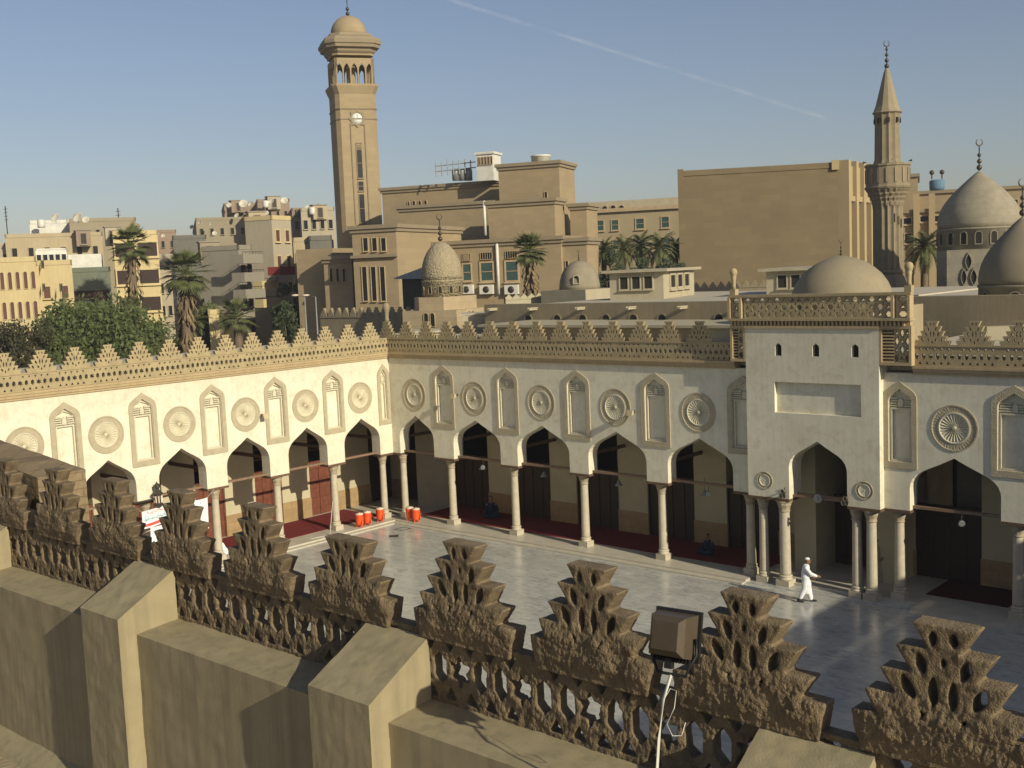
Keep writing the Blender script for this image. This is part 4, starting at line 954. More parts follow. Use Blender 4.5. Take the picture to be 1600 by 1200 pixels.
class Block:
    """box with a camera facing corner at pxc; left face spans pxl..pxc, right face pxc..pxr"""
    def __init__(s,pxl,pxc,pxr,ytop,D,az,az2=None,dmin=4.0):
        c=at(pxc,ytop,D); s.top=c.z; s.c=Vector((c.x,c.y,0))
        s.el=unit(az)            # direction of the left face going away to the left
        s.er=unit(az+90 if az2 is None else az2)         # direction of the right face going away to the right
        def run(px,e):
            d=ray(px,ytop); 
            # solve c+e*t = CAM + d*k in xy
            A=np.array([[e.x,-d.x],[e.y,-d.y]]); bb=np.array([CAM.x-s.c.x,CAM.y-s.c.y]); t_,k=np.linalg.solve(A,bb); return t_
        s.wl=run(pxl,s.el) if pxl is not None else dmin; s.wr=run(pxr,s.er) if pxr is not None else dmin
        if s.wl<=0 or s.wl>90: s.wl=dmin
        if s.wr<=0 or s.wr>90: s.wr=dmin
        s.wl=max(s.wl,dmin) if az>-90 else s.wl
        nl=Vector((-s.el.y,s.el.x,0)); nl = nl if nl.dot(s.er)<0 else -nl
        nr=Vector((-s.er.y,s.er.x,0)); nr = nr if nr.dot(s.el)<0 else -nr
        s.L=Face(s.c,s.el,nl); s.R=Face(s.c,s.er,nr)
    def corners(s,grow=0.0):
        g=grow; c=s.c-s.el*g-s.er*g
        return [c, c+s.er*(s.wr+2*g), c+s.er*(s.wr+2*g)+s.el*(s.wl+2*g), c+s.el*(s.wl+2*g)]
    def solid(s,mb,z0,z1,mi=0,grow=0.0):
        q=s.corners(grow); mb.hexa([v+Vector((0,0,z0)) for v in q],[v+Vector((0,0,z1)) for v in q],mi); return mb
    def ctr(s): return s.c+s.el*s.wl/2+s.er*s.wr/2
def cornice_on(B, root, m, z=None, h=0.5, g=0.25, nm='cornice'):
    z=z or B.top; mb=MB(); B.solid(mb,z-h,z-h*0.55,0,g*0.5); B.solid(mb,z-h*0.549,z+0.02,0,g); mb.build(nm,m,root)
rs=random.Random(11)

# ---- dish, tank, AC unit, all real things on roofs
def dish(p, r, az, label):
    t=thing('satellite_dish',label,'satellite dish',p,'satellite dishes on the roofs'); p=Vector(p); d=(unit(az)+Vector((0,0,0.55))).normalized(); a_=d.orthogonal().normalized(); b_=d.cross(a_)
    c=p+Vector((0,0,r*1.2))
    T=lambda v:c+a_*v.x+b_*v.y+d*v.z
    mb=MB(); mb.lathe([(0.0,0.0),(r*0.4,r*0.05),(r*0.75,r*0.17),(r,r*0.32),(r*1.01,r*0.30),(r*0.75,r*0.13),(r*0.4,r*0.01),(0.0,-0.03)],18,T=T); mb.build('reflector',mat('dish_paint',(0.62,0.58,0.48),rough=0.5,bump=0.05),t)
    mb=MB(); mb.tube([p,c],r*0.06,5); mb.tube([T(Vector((0,-r,r*0.3))),T(Vector((0,0,r*0.85)))],r*0.03,4); mb.build('mast',m_grey,t)
def ac_unit(p,e,n,label='x',w=0.9):
    t=thing('ac_unit',label,'ac unit',p,'air conditioners on the walls')
    T=lambda v:Vector(p)+e*v.x+n*v.z+Vector((0,0,v.y))
    mb=MB(); mb.box((-w/2,0,0.05),(w/2,w*0.65,0.45),0,T); mb.build('casing',m_white,t)
    mb=MB(); mb.lathe([(0.24*w,0.451),(0.24*w,0.47),(0.05,0.475)],14,(0,w*0.32),T=lambda v:T(Vector((v.x,v.y,v.z)))); mb.box((-w/2,-0.06,0),(-w/2+0.05,-0.002,0.45),0,T); mb.box((w/2-0.05,-0.06,0),(w/2,-0.002,0.45),0,T); mb.build('fan_grille',m_metal,t)

# ---- clock tower and office complex -------------------------------------------------
AZL=-112.0   # direction of the long facades (towards the left)
eL=unit(AZL); eR=-eL; nF=unit(AZL-90+180-180)  # placeholder
nF=Vector((-eL.y,eL.x,0)); 
if nF.dot(CAM-at(700,400,120))<0: nF=-nF
off_=thing('office_building','large tan stone office building with stepped wings behind the dome','building',at(760,420,118))
off_.location.z=0; ORG[off_.name]=Vector(off_.location)
def wallbox(px0,px1,ytop,D,depth,root=off_,m=None,cor=True,name='wing',ztrim=None,yref=None,h=0.6):
    """box whose front face runs px0..px1, the top measured at the middle"""
    pxm=(px0+px1)/2; c=at(pxm,ytop,D); F=Face((c.x,c.y,0),eR,nF)
    a_=F.hit(px0,ytop)[0]; b_=F.hit(px1,ytop)[0]; mb=MB()
    p=F.p0+eR*a_; cuboid(mb,p,eR,nF,b_-a_,depth,-0.3,c.z); mb.build(name,m or m_adm,root)
    if cor:
        mb=MB(); cuboid(mb,p-eR*0.15+nF*0.15,eR,nF,b_-a_+0.3,depth+0.3,c.z-h,c.z-h*0.5); cuboid(mb,p-eR*0.3+nF*0.3,eR,nF,b_-a_+0.6,depth+0.6,c.z-h*0.499,c.z+0.03); mb.build('cornice',m_admd,root)
    F.p0=F.p0; F.top=c.z; F.a=a_; F.b=b_; return F
mid=wallbox(596,780,288,128,8,name='main_block')          # long high block behind
wallbox(622,770,318,120,8,name='step_block')
F_D=wallbox(778,873,254,116,5.5,name='tower_block')
F_E=wallbox(762,866,312,111,3.2,name='step_block')
F_G=wallbox(622,876,375,104,6,name='front_wing')
F_B=wallbox(549,618,352,99,15,name='pavilion')
F_A=wallbox(505,549,400,103,14,name='low_wing')
F_H=wallbox(890,916,318,112,4,name='rear_wing')
F_G2=wallbox(872,916,372,101.5,4,name='side_wing')
mb=MB(); cuboid(mb,F_A.p0+eR*(F_A.a-4.0)-nF*2,eR,nF,3.9,10,-0.3,F_A.top+0.8); mb.build('low_wing',m_adm,off_)
for r in [(568,372,575,392),(582,372,589,392),(596,372,603,392)]: window(F_B,F_B.rect(r),off_)
for r in [(567,417,574,470),(581,417,588,470),(595,417,602,470)]: window(F_B,F_B.rect(r),off_)
for r in [(516,420,520,440),(526,420,530,440),(536,420,540,440)]: window(F_A,F_A.rect(r),off_)
mb=MB(); z_=F_B.hit(585,398)[1]; mb.box((F_B.a-0.1,z_-0.25,0.001),(F_B.b+0.1,z_,0.35),0,F_B.T()); mb.build('ledge',m_admd,off_)
for k,r in enumerate([(641,417,660,440),(724,413,736,438),(752,411,770,438),(791,409,809,438)]):
    window(F_G,F_G.rect(r),off_,'mull',glass=m_glassg)
    a_,z0_,b_,z1_=F_G.rect(r)
    for j in range(5):
        x=a_+(b_-a_)*(j+0.5)/5; 
        window(F_G,(x-0.10,z1_+0.35,x+0.10,z1_+0.95),off_,name='slot_window')
    if k: ac_unit(F_G.p0+eR*(a_+b_)/2+Vector((0,0,z0_-1.25))+nF*0.02,eR,nF,['','air conditioner under the office window nearest the carved dome','air conditioner under the middle office window','air conditioner under the office window beside the palm'][k],1.3)
for r in [(637,315,640,322),(645,314,649,322),(654,314,658,322),(663,313,667,322)]: window(mid,mid.rect(r),off_,arch=True)
window(F_D,F_D.rect((852,300,856,360)),off_,name='slot_window')
window(F_G2,F_G2.rect((884,408,888,424)),off_)
for px in (757,777):
    a_,z1_=(F_E if px==757 else F_G).hit(px,314 if px==757 else 381); F=(F_E if px==757 else F_G); z0_=F.hit(px,368 if px==757 else 460)[1]
    mb=MB(); mb.tube([F.T()(Vector((a_,z1_,0.15))),F.T()(Vector((a_,z0_,0.15)))],0.14,8); mb.build('downpipe',m_white,off_)
# white stair head, tank and pipes on the roof
t=thing('roof_hut','white chimney-like hut with slots on the office roof','roof hut',at(758,262,124)); F=Face((at(758,262,124).x,at(758,262,124).y,0),eR,nF)
a_,z1_=F.hit(744,242); b_,_=F.hit(770,242); mb=MB(); cuboid(mb,F.p0+eR*a_,eR,nF,b_-a_,2.5,mid.top-0.1,z1_); cuboid(mb,F.p0+eR*(a_-0.15)+nF*0.15,eR,nF,b_-a_+0.3,2.8,z1_+0.002,z1_+0.25); mb.build('body',m_white,t)
for k in range(5): window(F,(a_+0.25+k*0.36,z1_-1.1,a_+0.42+k*0.36,z1_-0.3),t,name='slot')
mb=MB()
for k in range(7):
    p=at(682+k*9,276-k*1.0,126); mb.tube([p,p+Vector((0,0,1.3+0.5*rs.random()))],0.07,5)
for zz in (0.6,1.2): mb.tube([at(680,277,126)+Vector((0,0,zz)),at(744,270,126)+Vector((0,0,zz))],0.06,5)
tag(mb.build('roof_railing',m_grey),'grey metal railing and pipes along the office roof','railing')
for k in range(3):
    p=at(712+k*10,268,126.5); mb=MB(); mb.lathe([(0.42,p.z-1),(0.43,p.z+0.1),(0.35,p.z+0.3),(0,p.z+0.36)],14,(p.x,p.y)); tag(mb.build('water_tank',m_grey),['small grey tank at the left end of the office roof row','small grey tank in the middle of the office roof row','small grey tank nearest the white hut on the office roof'][k],'water tank','tanks on the office roof')
p=at(845,249,118); mb=MB(); mb.lathe([(1.0,p.z-0.5),(1.0,p.z+0.25),(1.1,p.z+0.28),(1.0,p.z+0.42)],18,(p.x,p.y)); tag(mb.build('roof_tank',m_white),'low round white tank on top of the highest office block','tank')
# clock tower
tw=thing('clock_tower','tall tan stone clock tower with an arcaded gallery and small dome on top','tower',(0,0,0))
eO,nO=eR,nF; eR=unit(30.0); nF=unit(120.0)
Dt=140; B=Face((at(557,300,Dt).x,at(557,300,Dt).y,0),eR,nF)
a_,zt_=B.hit(523,146); b_,_=B.hit(587,143); cx=(a_+b_)/2; hw=2.55; 
cx=B.hit(556,146)[0]; tc=B.p0+eR*cx-nF*hw; tw.location=(tc.x,tc.y,0); ORG[tw.name]=Vector((tc.x,tc.y,0))
zs=B.hit(555,131)[1]
def sq(h,z,ch=0.0): # square ring of half size h with chamfer
    P=[(-h+ch,h),(h-ch,h),(h,h-ch),(h,-h+ch),(h-ch,-h),(-h+ch,-h),(-h,-h+ch),(-h,h-ch)]
    return [tc+eR*x+nF*y+Vector((0,0,z)) for x,y in P]
def ringstack(levels,name,m,parent):
    mb=MB(); vs=[];fs=[]
    for (h,z,ch) in levels: vs+=sq(h,z,ch)
    n=len(levels)
    for i in range(n-1):
        for k in range(8): k2=(k+1)%8; fs.append((i*8+k,i*8+k2,(i+1)*8+k2,(i+1)*8+k))
    fs.append(tuple(range(7,-1,-1))); fs.append(tuple((n-1)*8+k for k in range(8)))
    mb.add(vs,fs); return mb.build(name,m,parent)
FT_=Face(tc+nF*(hw),eR,nF)
zg0=zs; zg1=B.hit(555,80)[1]; zc1=B.hit(555,60)[1]; 
shaft=ringstack([(2.55,-0.3,0.4),(2.55,zs-3.6,0.5),(2.55,zs-1.2,0.5),(2.9,zs-0.25,0.5),(2.9,zs,0.5)],'shaft',m_adm,tw)
mb=MB()
ringstack([(2.62,zs-4.3,0.5),(2.64,zs-4.15,0.5)],'string_course',m_admd,tw); ringstack([(2.6,zs-3.1,0.5),(2.66,zs-2.95,0.5)],'string_course',m_admd,tw)
# gallery columns and arches
hg=zg1-zg0
for side in range(4):
    ang=side*PI/2; ee=eR*math.cos(ang)+nF*math.sin(ang); nn=-eR*math.sin(ang)+nF*math.cos(ang)
    Tg=(lambda ee,nn:(lambda v:tc+ee*v.x+nn*(2.45+v.z)+Vector((0,0,v.y))))(ee,nn)
    L5=[(-1.86,0.38),(-0.93,0.38),(0,0.38),(0.93,0.38),(1.86,0.38)]
    out=[(-2.45,zg0+hg*0.80)]+[(-2.45,zg0)]
    for c_,h_ in L5:
        out+= [(c_-h_,zg0),(c_-h_,zg0+hg*0.42)]+[(c_-h_*0.9,zg0+hg*0.50),(c_-h_*0.5,zg0+hg*0.58),(c_,zg0+hg*0.64),(c_+h_*0.5,zg0+hg*0.58),(c_+h_*0.9,zg0+hg*0.50)]+[(c_+h_,zg0+hg*0.42),(c_+h_,zg0)]
    out+=[(2.45,zg0),(2.45,zg0+hg*0.80)]
    mb=MB(); mb.merge(plate([out],0.35),lambda v:Tg(Vector((v.x,v.y,v.z-0.35)))); mb.build('gallery_arcade',m_adm,tw)
ringstack([(0.5,zg0,0.15),(0.5,zg1,0.15)],'gallery_core',m_adm,tw)
BC=Face(tc,eR,nF); ZZ=lambda y: BC.hit(550,y)[1]
ringstack([(2.55,ZZ(92),0.55),(2.58,ZZ(89),0.6)],'frieze',m_adm,tw)
ringstack([(2.65,ZZ(88.9),0.75),(2.85,ZZ(86),0.85),(2.9,ZZ(83),0.85),(3.3,ZZ(80.5),1.0),(3.36,ZZ(76),1.0),(3.5,ZZ(75),1.05),(3.52,ZZ(70),1.05),(3.38,ZZ(69),1.0),(3.3,ZZ(65),1.0),(2.7,ZZ(61),1.05),(2.6,ZZ(57),1.05)],'cornice',m_admd,tw)
mb=MB(); zr=ZZ(58); kz=(ZZ(25)-zr)/3.37; mb.lathe([(2.2,zr),(2.22,zr+0.5*kz),(2.2,zr+0.9*kz),(2.1,zr+1.4*kz),(1.82,zr+2.1*kz),(1.36,zr+2.75*kz),(0.8,zr+3.15*kz),(0.25,zr+3.34*kz),(0,zr+3.37*kz)],32,(tc.x,tc.y)); mb.build('dome',m_adm,tw)
def finial(x,y,z,h,parent,n=3,ring=True,name='finial'):
    mb=MB(); mb.tube([(x,y,z-0.05),(x,y,z+h*0.78)],h*0.02,6)
    for k in range(n): mb.sphere((x,y,z+h*(0.10+0.19*k)),h*(0.085-0.012*k),10,7)
    if ring:
        c=Vector((x,y,z+h*0.87)); R_=h*0.10; nn=(CAM-c); nn.z=0; nn.normalize(); s_=nn.cross(Vector((0,0,1))); s_=(s_+nn*0.5).normalized()
        pts=[c+s_*R_*math.cos(t_)+Vector((0,0,R_*math.sin(t_))) for t_ in [math.radians(90+20+320*k/16) for k in range(17)]]
        mb.tube(pts,[h*0.006+h*0.016*math.sin(PI*k/16) for k in range(17)],6)
    return mb.build(name,m_bronze,parent)
finial(tc.x,tc.y,ZZ(25)-0.05,3.0,tw,2)
# clock
z_=B.hit(557,185)[1]; mb=MB(); TC2=lambda v:tc+eR*v.x+nF*(hw+v.z+0.0)+Vector((0,0,v.y+z_))
mb.merge(plate([star(0,0,1.15,0.85,8),circ(0,0,0.68,24)],0.14),lambda v:TC2(v)); ck=mb.build('clock_surround',m_admd,tw)
mb=MB(); mb.lathe([(0.67,0.0),(0.67,0.05),(0,0.051)],28,T=TC2); mb.build('clock_dial',mat('dial_white',(0.8,0.8,0.78),rough=0.4,bump=0),ck)
mb=MB(); mb.box((-0.04,-0.05,0.056),(0.04,0.5,0.07),0,TC2); mb.box((-0.05,-0.04,0.071),(0.35,0.04,0.085),0,TC2); mb.build('clock_hands',m_black,ck)
for (y0,y1) in ((232,278),(284,298),(304,348)):
    z1_=FT_.hit(559,y0)[1]; z0_=FT_.hit(559,y1)[1]; window(FT_,(-0.30,z0_,0.30,z1_),tw,'mull',frame=m_admd,name='slit_window')
z1_=FT_.hit(557,193)[1]; z0_=FT_.hit(557,350)[1]
mb=MB(); mb.box((-0.95,z0_,0.0),(-0.8,z1_,0.12),0,FT_.T()); mb.box((0.8,z0_,0.0),(0.95,z1_,0.12),0,FT_.T()); mb.build('slit_surround',m_admd,tw)
mb=MB(); 
for k in range(3):
    for j in range(2): mb.merge(plate([rect(-0.35,z1_-3.2+j*0.5,0.35,z1_-2.8+j*0.5)]+[rect(-0.3,z1_-3.1+j*0.5,0.3,z1_-2.9+j*0.5)],0.1),FT_.T()) if k==0 else None
mb.build('carved_grille',m_admd,tw)

eR,nF=eO,nO
# ---- big blind hall and its fins -------------------------------------------------
H=Block(1060,1309,1366,262,112,-121,-8)
hall=thing('hall','huge windowless tan stone hall with tall fins on its right side','building',H.c)
mb=MB(); H.solid(mb,-0.3,H.top); mb.build('body',m_hall,hall)
mb=MB()
zt_=H.top; q=H
TL_=H.L.T()
mb.box((0,zt_+0.002,-0.3),(H.wl,zt_+0.55,0.08),0,lambda v:TL_(v)); mb.build('parapet',m_hall,hall)
mb=MB(); mb.box((H.wl-0.5,-0.3,0.081),(H.wl+0.1,zt_+0.7,0.2),0,TL_); mb.build('corner_pier',m_hall,hall)
mb=MB(); mb.box((-0.1,zt_-0.2,0.081),(0.6,zt_+0.75,0.3),0,TL_); mb.build('corner_pier',m_hally,hall)
TRr=H.R.T(); nf=5
for k in range(nf):
    st_=H.wr/nf; x0=st_*k; w_=st_*0.30
    mb=MB(); mb.box((x0,-0.3,0.002),(x0+w_,zt_+0.7,1.1),0,TRr); mb.build('fin',m_hally,hall)
    xa_=x0+w_; wd=st_-w_
    mb=MB(); mb.box((xa_+0.002,zt_-3.3,0.002),(xa_+wd-0.002,zt_-2.8,0.95),0,TRr); mb.build('ledge',m_hally,hall)
    mb=MB(); mb.merge(plate([rect(xa_+0.002,zt_-2.79,xa_+wd-0.002,zt_+0.2),keel(wd*0.22,zt_-2.4,zt_-1.5,zt_-0.7,xa_+wd/2)],0.5),lambda v:TRr(Vector((v.x,v.y,v.z+0.2)))); mb.build('arched_panel',m_hally,hall)
    mb=MB(); mb.box((xa_+wd*0.2,zt_-2.5,0.003),(xa_+wd*0.8,zt_-0.6,0.05),0,TRr); mb.build('recess',m_dark,hall)
    mb=MB(); mb.box((xa_+wd*0.3,-0.3,0.002),(xa_+wd*0.7,zt_-3.301,0.45),0,TRr); mb.build('pilaster',m_hally,hall)

# ---- far pale building between office and hall
FB=Block(None,895,1075,318,150,-170,dmin=14)
fb=thing('building','pale building with green windows behind the palms','building',FB.c)
c_=at(985,330,150); FF=Face((c_.x,c_.y,0),eR,nF); a_=FF.hit(892,330)[0]; b_=FF.hit(1080,330)[0]
mb=MB(); cuboid(mb,FF.p0+eR*a_,eR,nF,b_-a_,14,-0.3,c_.z); mb.build('body',mat('pale_office_stone',(0.40,0.32,0.20),col2=(0.35,0.28,0.175),nscale=0.3,bump=0.1),fb)
mb=MB(); cuboid(mb,FF.p0+eR*(a_-0.3)+nF*0.35,eR,nF,b_-a_+0.6,14.6,c_.z+0.002,c_.z+0.5); mb.build('cornice',m_frame,fb)
mb=MB(); cuboid(mb,FF.p0+eR*(a_+1)-nF*3,eR,nF,b_-a_-2,9,c_.z+0.502,FF.hit(985,314)[1]+0.3); mb.build('attic',m_roofl,fb)
for r in [(932,345,943,360),(956,344,966,359),(994,342,1006,357),(1034,339,1045,355),(958,376,968,390),(1036,372,1047,388)]: window(FF,FF.rect(r),fb,'mull',glass=m_glassg)
FG=Face(FF.p0-nF*3,eR,nF)
for r in [(941,322,949,328),(954,321,962,328),(967,321,975,328),(1005,316,1060,322)][:3]: window(FG,FG.rect(r),fb,arch=True)

# ---- buildings on the right behind the domes
RB=thing('building','tan stone building behind the minaret and the ribbed domes','building',at(1500,350,120)); RB.location.z=0; ORG[RB.name]=Vector(RB.location)
e2=unit(68); n2=Vector((e2.y,-e2.x,0))
if n2.dot(CAM-at(1500,350,120))<0: n2=-n2
def wb2(px0,px1,ytop,D,depth,m=m_adm,cor=True):
    pxm=(px0+px1)/2; c=at(pxm,ytop,D); F=Face((c.x,c.y,0),e2,n2); a_=F.hit(px0,ytop)[0]; b_=F.hit(px1,ytop)[0]
    mb=MB(); cuboid(mb,F.p0+e2*a_,e2,n2,b_-a_,depth,-0.3,c.z); mb.build('wing',m,RB)
    if cor: mb=MB(); cuboid(mb,F.p0+e2*(a_-0.2)+n2*0.25,e2,n2,b_-a_+0.4,depth+0.4,c.z+0.002,c.z+0.35); mb.build('cornice',m_admd,RB)
    return F
F1=wb2(1402,1434,277,126,12); F2=wb2(1434,1640,298,124,14); F3=wb2(1405,1475,332,118,6); 
for r in [(1412,341,1424,350),(1438,338,1450,346),(1460,337,1472,346),(1414,365,1424,380)]: window(F3,F3.rect(r),RB)
for r in [(1580,312,1590,330),(1545,312,1552,330)]: window(F2,F2.rect(r),RB)
mb=MB()
for px in (1432,1456): a_,z_=F3.hit(px,318); mb.box((a_-0.3,-0.3,0.002),(a_+0.3,z_+1.0,0.5),0,F3.T())
mb.build('pilaster',m_hally,RB)
p=at(1464,284,122); mb=MB(); 
t=thing('water_tank','blue and white water tank with two dark balls on the right building','water tank',p)
mb.lathe([(0.75,p.z-0.9),(0.78,p.z-0.6),(0.78,p.z+0.1),(0.6,p.z+0.2),(0,p.z+0.25)],18,(p.x,p.y)); mb.build('tank',mat('tank_blue',(0.12,0.22,0.32),bump=0),t)
for s_ in (-0.55,0.55):
    mb=MB(); mb.tube([(p.x+s_*0.75,p.y+s_*0.66,p.z+0.3),(p.x+s_*0.75,p.y+s_*0.66,p.z+0.9)],0.08,5); mb.sphere((p.x+s_*0.75,p.y+s_*0.66,p.z+1.0),0.26,10,8); mb.build('ball_vent',m_metal,t)

# ---- minaret
Dm=82; pc=at(1388,420,Dm); mx,my=pc.x,pc.y
def zat(px,py,D): return at(px,py,D).z
mn=thing('minaret','slender fluted stone minaret with a balcony and a conical cap','minaret',(mx,my,0))
m_min=mat('minaret_stone',(0.275,0.225,0.15),col2=(0.20,0.165,0.11),nscale=1.5,bump=0.4,bscale=14,extra=bricks(1.0,0.8,0.35,0.2,dark=0.75))
oct_=lambda r,z,a_: r/ max(0.001,math.cos(((a_+PI/8)%(PI/4))-PI/8))*0.96
z0_=zat(1388,428,Dm); zb=zat(1388,296,Dm); zbt=zat(1386,256,Dm); zk=zat(1384,180,Dm); zt=zat(1380,112,Dm); zf=zat(1378,68,Dm)
mb=MB(); mb.lathe([(1.9,-0.3),(1.9,z0_-1.4)],4,(mx,my),smooth=False,rot=0.4); mb.lathe([(1.85,z0_-1.4),(1.12,z0_),(1.12,z0_+0.02)],8,(mx,my),smooth=False); mb.build('base',m_min,mn)
flute=lambda amp,n: (lambda r,z,a_: r*(1-amp*abs(math.sin(n*a_/2))))
mb=MB(); mb.lathe([(1.10,z0_-0.05),(1.06,z0_+0.15),(1.04,zb-1.4),(1.08,zb-1.2)],96,(mx,my),fn=flute(0.10,16),smooth=False); mb.lathe([(1.12,z0_+0.02),(1.12,z0_+0.22),(1.06,z0_+0.3)],24,(mx,my)); mb.build('shaft',m_min,mn)
mb=MB(); 
for k,(r0,r1) in enumerate([(1.08,1.15),(1.14,1.28),(1.26,1.42),(1.40,1.55)]):
    za=zb-1.2+k*0.3; mb.lathe([(r0,za),(r0*1.01,za+0.05),(r1,za+0.22),(r1,za+0.298)],64,(mx,my),fn=flute(0.06,20+4*(k%2)),smooth=False)
mb.build('stalactite_corbel',m_min,mn)
mb=MB(); mb.lathe([(1.58,zb),(1.62,zb+0.12),(1.56,zb+0.16),(1.52,zb+0.3),(1.52,zbt-0.3),(1.60,zbt-0.25),(1.60,zbt-0.1),(1.35,zbt-0.1),(1.35,zb+0.1)],32,(mx,my),fn=flute(0.02,16),smooth=False)
mb.build('balcony',m_min,mn)
for k in range(16):
    a_=2*PI*k/16; mb=MB(); mb.box((-0.10,1.522,zb+0.42),(0.10,1.56,zbt-0.42),0,lambda v:Vector((mx+v.x*math.cos(a_)-v.y*math.sin(a_),my+v.x*math.sin(a_)+v.y*math.cos(a_),v.z))); mb.build('balcony_panel',m_admd,mn)
mb=MB(); mb.lathe([(0.98,zb+0.2),(0.98,zbt),(0.90,zbt+0.25),(0.86,zk-0.9),(0.90,zk-0.5),(0.92,zk-0.1),(0.98,zk)],72,(mx,my),fn=flute(0.09,12),smooth=False); mb.build('upper_shaft',m_min,mn)
for k in range(8):
    a_=PI/4*k+0.5; mb=MB(); mb.box((-0.09,0.86,zk-0.72),(0.09,0.935,zk-0.38),0,lambda v:Vector((mx+v.x*math.cos(a_)-v.y*math.sin(a_),my+v.x*math.sin(a_)+v.y*math.cos(a_),v.z))); mb.build('lantern_opening',m_dark,mn)
for k in range(3):
    a_=-2.3+k*0.35; mb=MB(); mb.box((-0.07,0.96,zb-2.4-0.2*k),(0.07,1.03,zb-1.8-0.2*k),0,lambda v:Vector((mx+v.x*math.cos(a_)-v.y*math.sin(a_),my+v.x*math.sin(a_)+v.y*math.cos(a_),v.z))); mb.build('slot',m_dark,mn)
mb=MB(); mb.lathe([(1.03,zk),(1.03,zk+0.06),(0.96,zk+0.1),(0.80,zk+0.5),(0.22,zt-0.3),(0.10,zt),(0.0,zt+0.02)],12,(mx,my),smooth=False); mb.build('cone_cap',mat('cap_lead',(0.30,0.25,0.17),col2=(0.24,0.20,0.14),bump=0.2),mn)
finial(mx,my,zt-0.05,zf-zt,mn,4)
for k in range(4):
    a_=k*PI/2+0.6; mb=MB(); mb.lathe([(0.02,0),(0.04,0.08),(0.09,0.2),(0.07,0.21)],8,T=lambda v:Vector((mx+1.45*math.cos(a_)+v.z*math.cos(a_)*1.2,my+1.45*math.sin(a_)+v.z*math.sin(a_)*1.2,zbt+0.1+v.x))); mb.build('loudspeaker',m_metal,mn)

# ---- domes
def dome(name,label,px,D,pxhalf,ytip,yspring,ybase,prof='onion',m=None,wins=0,winm=None,fin=None,base=None,rib=None,wz=(0.25,0.8),seg=48,arch_h=None):
    c=at(px,ybase,D); x,y=c.x,c.y; r=pxhalf*D/FPX; zt=zat(px,ytip,D); zs=zat(px,yspring,D); z0=zat(px,ybase,D); h=zt-zs
    t=thing(name,label,'dome',(x,y,0)); m=m or m_domed
    P={'onion':[(1.0,0),(1.015,0.08),(1.0,0.18),(0.95,0.30),(0.86,0.42),(0.73,0.54),(0.57,0.66),(0.40,0.77),(0.24,0.87),(0.10,0.95),(0.0,1.0)],
       'round':[(1.0,0),(0.99,0.15),(0.95,0.33),(0.87,0.52),(0.75,0.69),(0.58,0.83),(0.38,0.93),(0.18,0.985),(0,1.0)],
       'point':[(1.0,0),(1.01,0.12),(0.99,0.27),(0.94,0.42),(0.84,0.58),(0.69,0.73),(0.50,0.86),(0.28,0.95),(0.1,0.99),(0,1.0)],
       'low':[(1.0,0),(0.97,0.18),(0.90,0.37),(0.79,0.55),(0.64,0.71),(0.47,0.84),(0.28,0.93),(0.10,0.985),(0,1.0)]}[prof]
    mb=MB(); mb.lathe([(q*r,zs+w*h) for q,w in P],seg,(x,y),fn=rib); mb.build('shell',m,t)
    mb=MB(); mb.lathe([(r*1.01,z0),(r*1.01,zs-0.12),(r*1.035,zs-0.10),(r*1.035,zs-0.005)],seg,(x,y)); dr=mb.build('drum',m,t)
    if base: mb=MB(); mb.lathe(base(r,z0),8,(x,y),smooth=False,rot=0.3); mb.build('base',m_block,t)
    for k in range(wins):
        a_=2*PI*k/wins+0.15; zz0=z0+(zs-z0)*wz[0]; zz1=z0+(zs-z0)*wz[1]; ww=min(0.3,(zz1-zz0)*0.24)
        n=Vector((math.cos(a_),math.sin(a_),0)); 
        if n.dot(CAM-Vector((x,y,0)))<-0.3: continue
        e=Vector((-n.y,n.x,0)); F=Face(Vector((x,y,0))+n*(r*1.012),e,n)
        window(F,(-ww,zz0,ww,zz1),dr,arch=True,glass=m_dark,frame=m,name='drum_window',proud=0.05)
    if fin: finial(x,y,zt-0.03,fin,t,3)
    return t,x,y,r,zs,z0
d1=dome('ribbed_dome','pale brown onion dome on a windowed drum in front of the right building','x' and 1530 if False else 1530,74,61,268,358,389,'onion',wins=18,fin=2.1,
        base=None) if False else dome('mausoleum_dome','pale stone pointed dome on a windowed drum right of the minaret',1530,74,61,267,356,389,'onion',wins=18,fin=2.1)
t,x,y,r,zs,z0=d1
q=Block(1489,1497,1592,389,71.6,-150)
mb=MB(); 
n_=(CAM-Vector((x,y,0))); n_.z=0; n_.normalize(); e_=Vector((-n_.y,n_.x,0)); 
Tb=lambda v:Vector((x,y,0))+e_*v.x+n_*v.y+Vector((0,0,v.z))
mb.prism([(-r*1.0,r*0.75),(-r*0.75,r*1.02),(r*0.75,r*1.02),(r*1.0,r*0.75),(r*1.0,-r),(-r*1.0,-r)],-0.3,z0-0.002,0,Tb); mb.build('base',m_domed,t)
FBs=Face(Vector((x,y,0))+n_*(r*1.022),e_,n_)
for rr in [(1509,398,1518,419),(1502,422,1510,444),(1517,422,1526,444),(1494,448,1502,453),(1510,447,1519,453),(1526,448,1532,453)]:
    a_,zz0,b_,zz1=FBs.rect(rr); c__=(a_+b_)/2; hw_=(b_-a_)/2
    mb=MB(); mb.merge(plate([almond(c__,(zz0+zz1)/2,hw_,(zz1-zz0)/2*1.1)],0.03),FBs.T()); w=mb.build('grille_window',m_dark,t)
    mb=MB(); mb.merge(plate([almond(c__,(zz0+zz1)/2,hw_*1.25,(zz1-zz0)/2*1.35),almond(c__,(zz0+zz1)/2,hw_,(zz1-zz0)/2*1.1)],0.1),FBs.T()); mb.build('window_frame',m_domed,w)
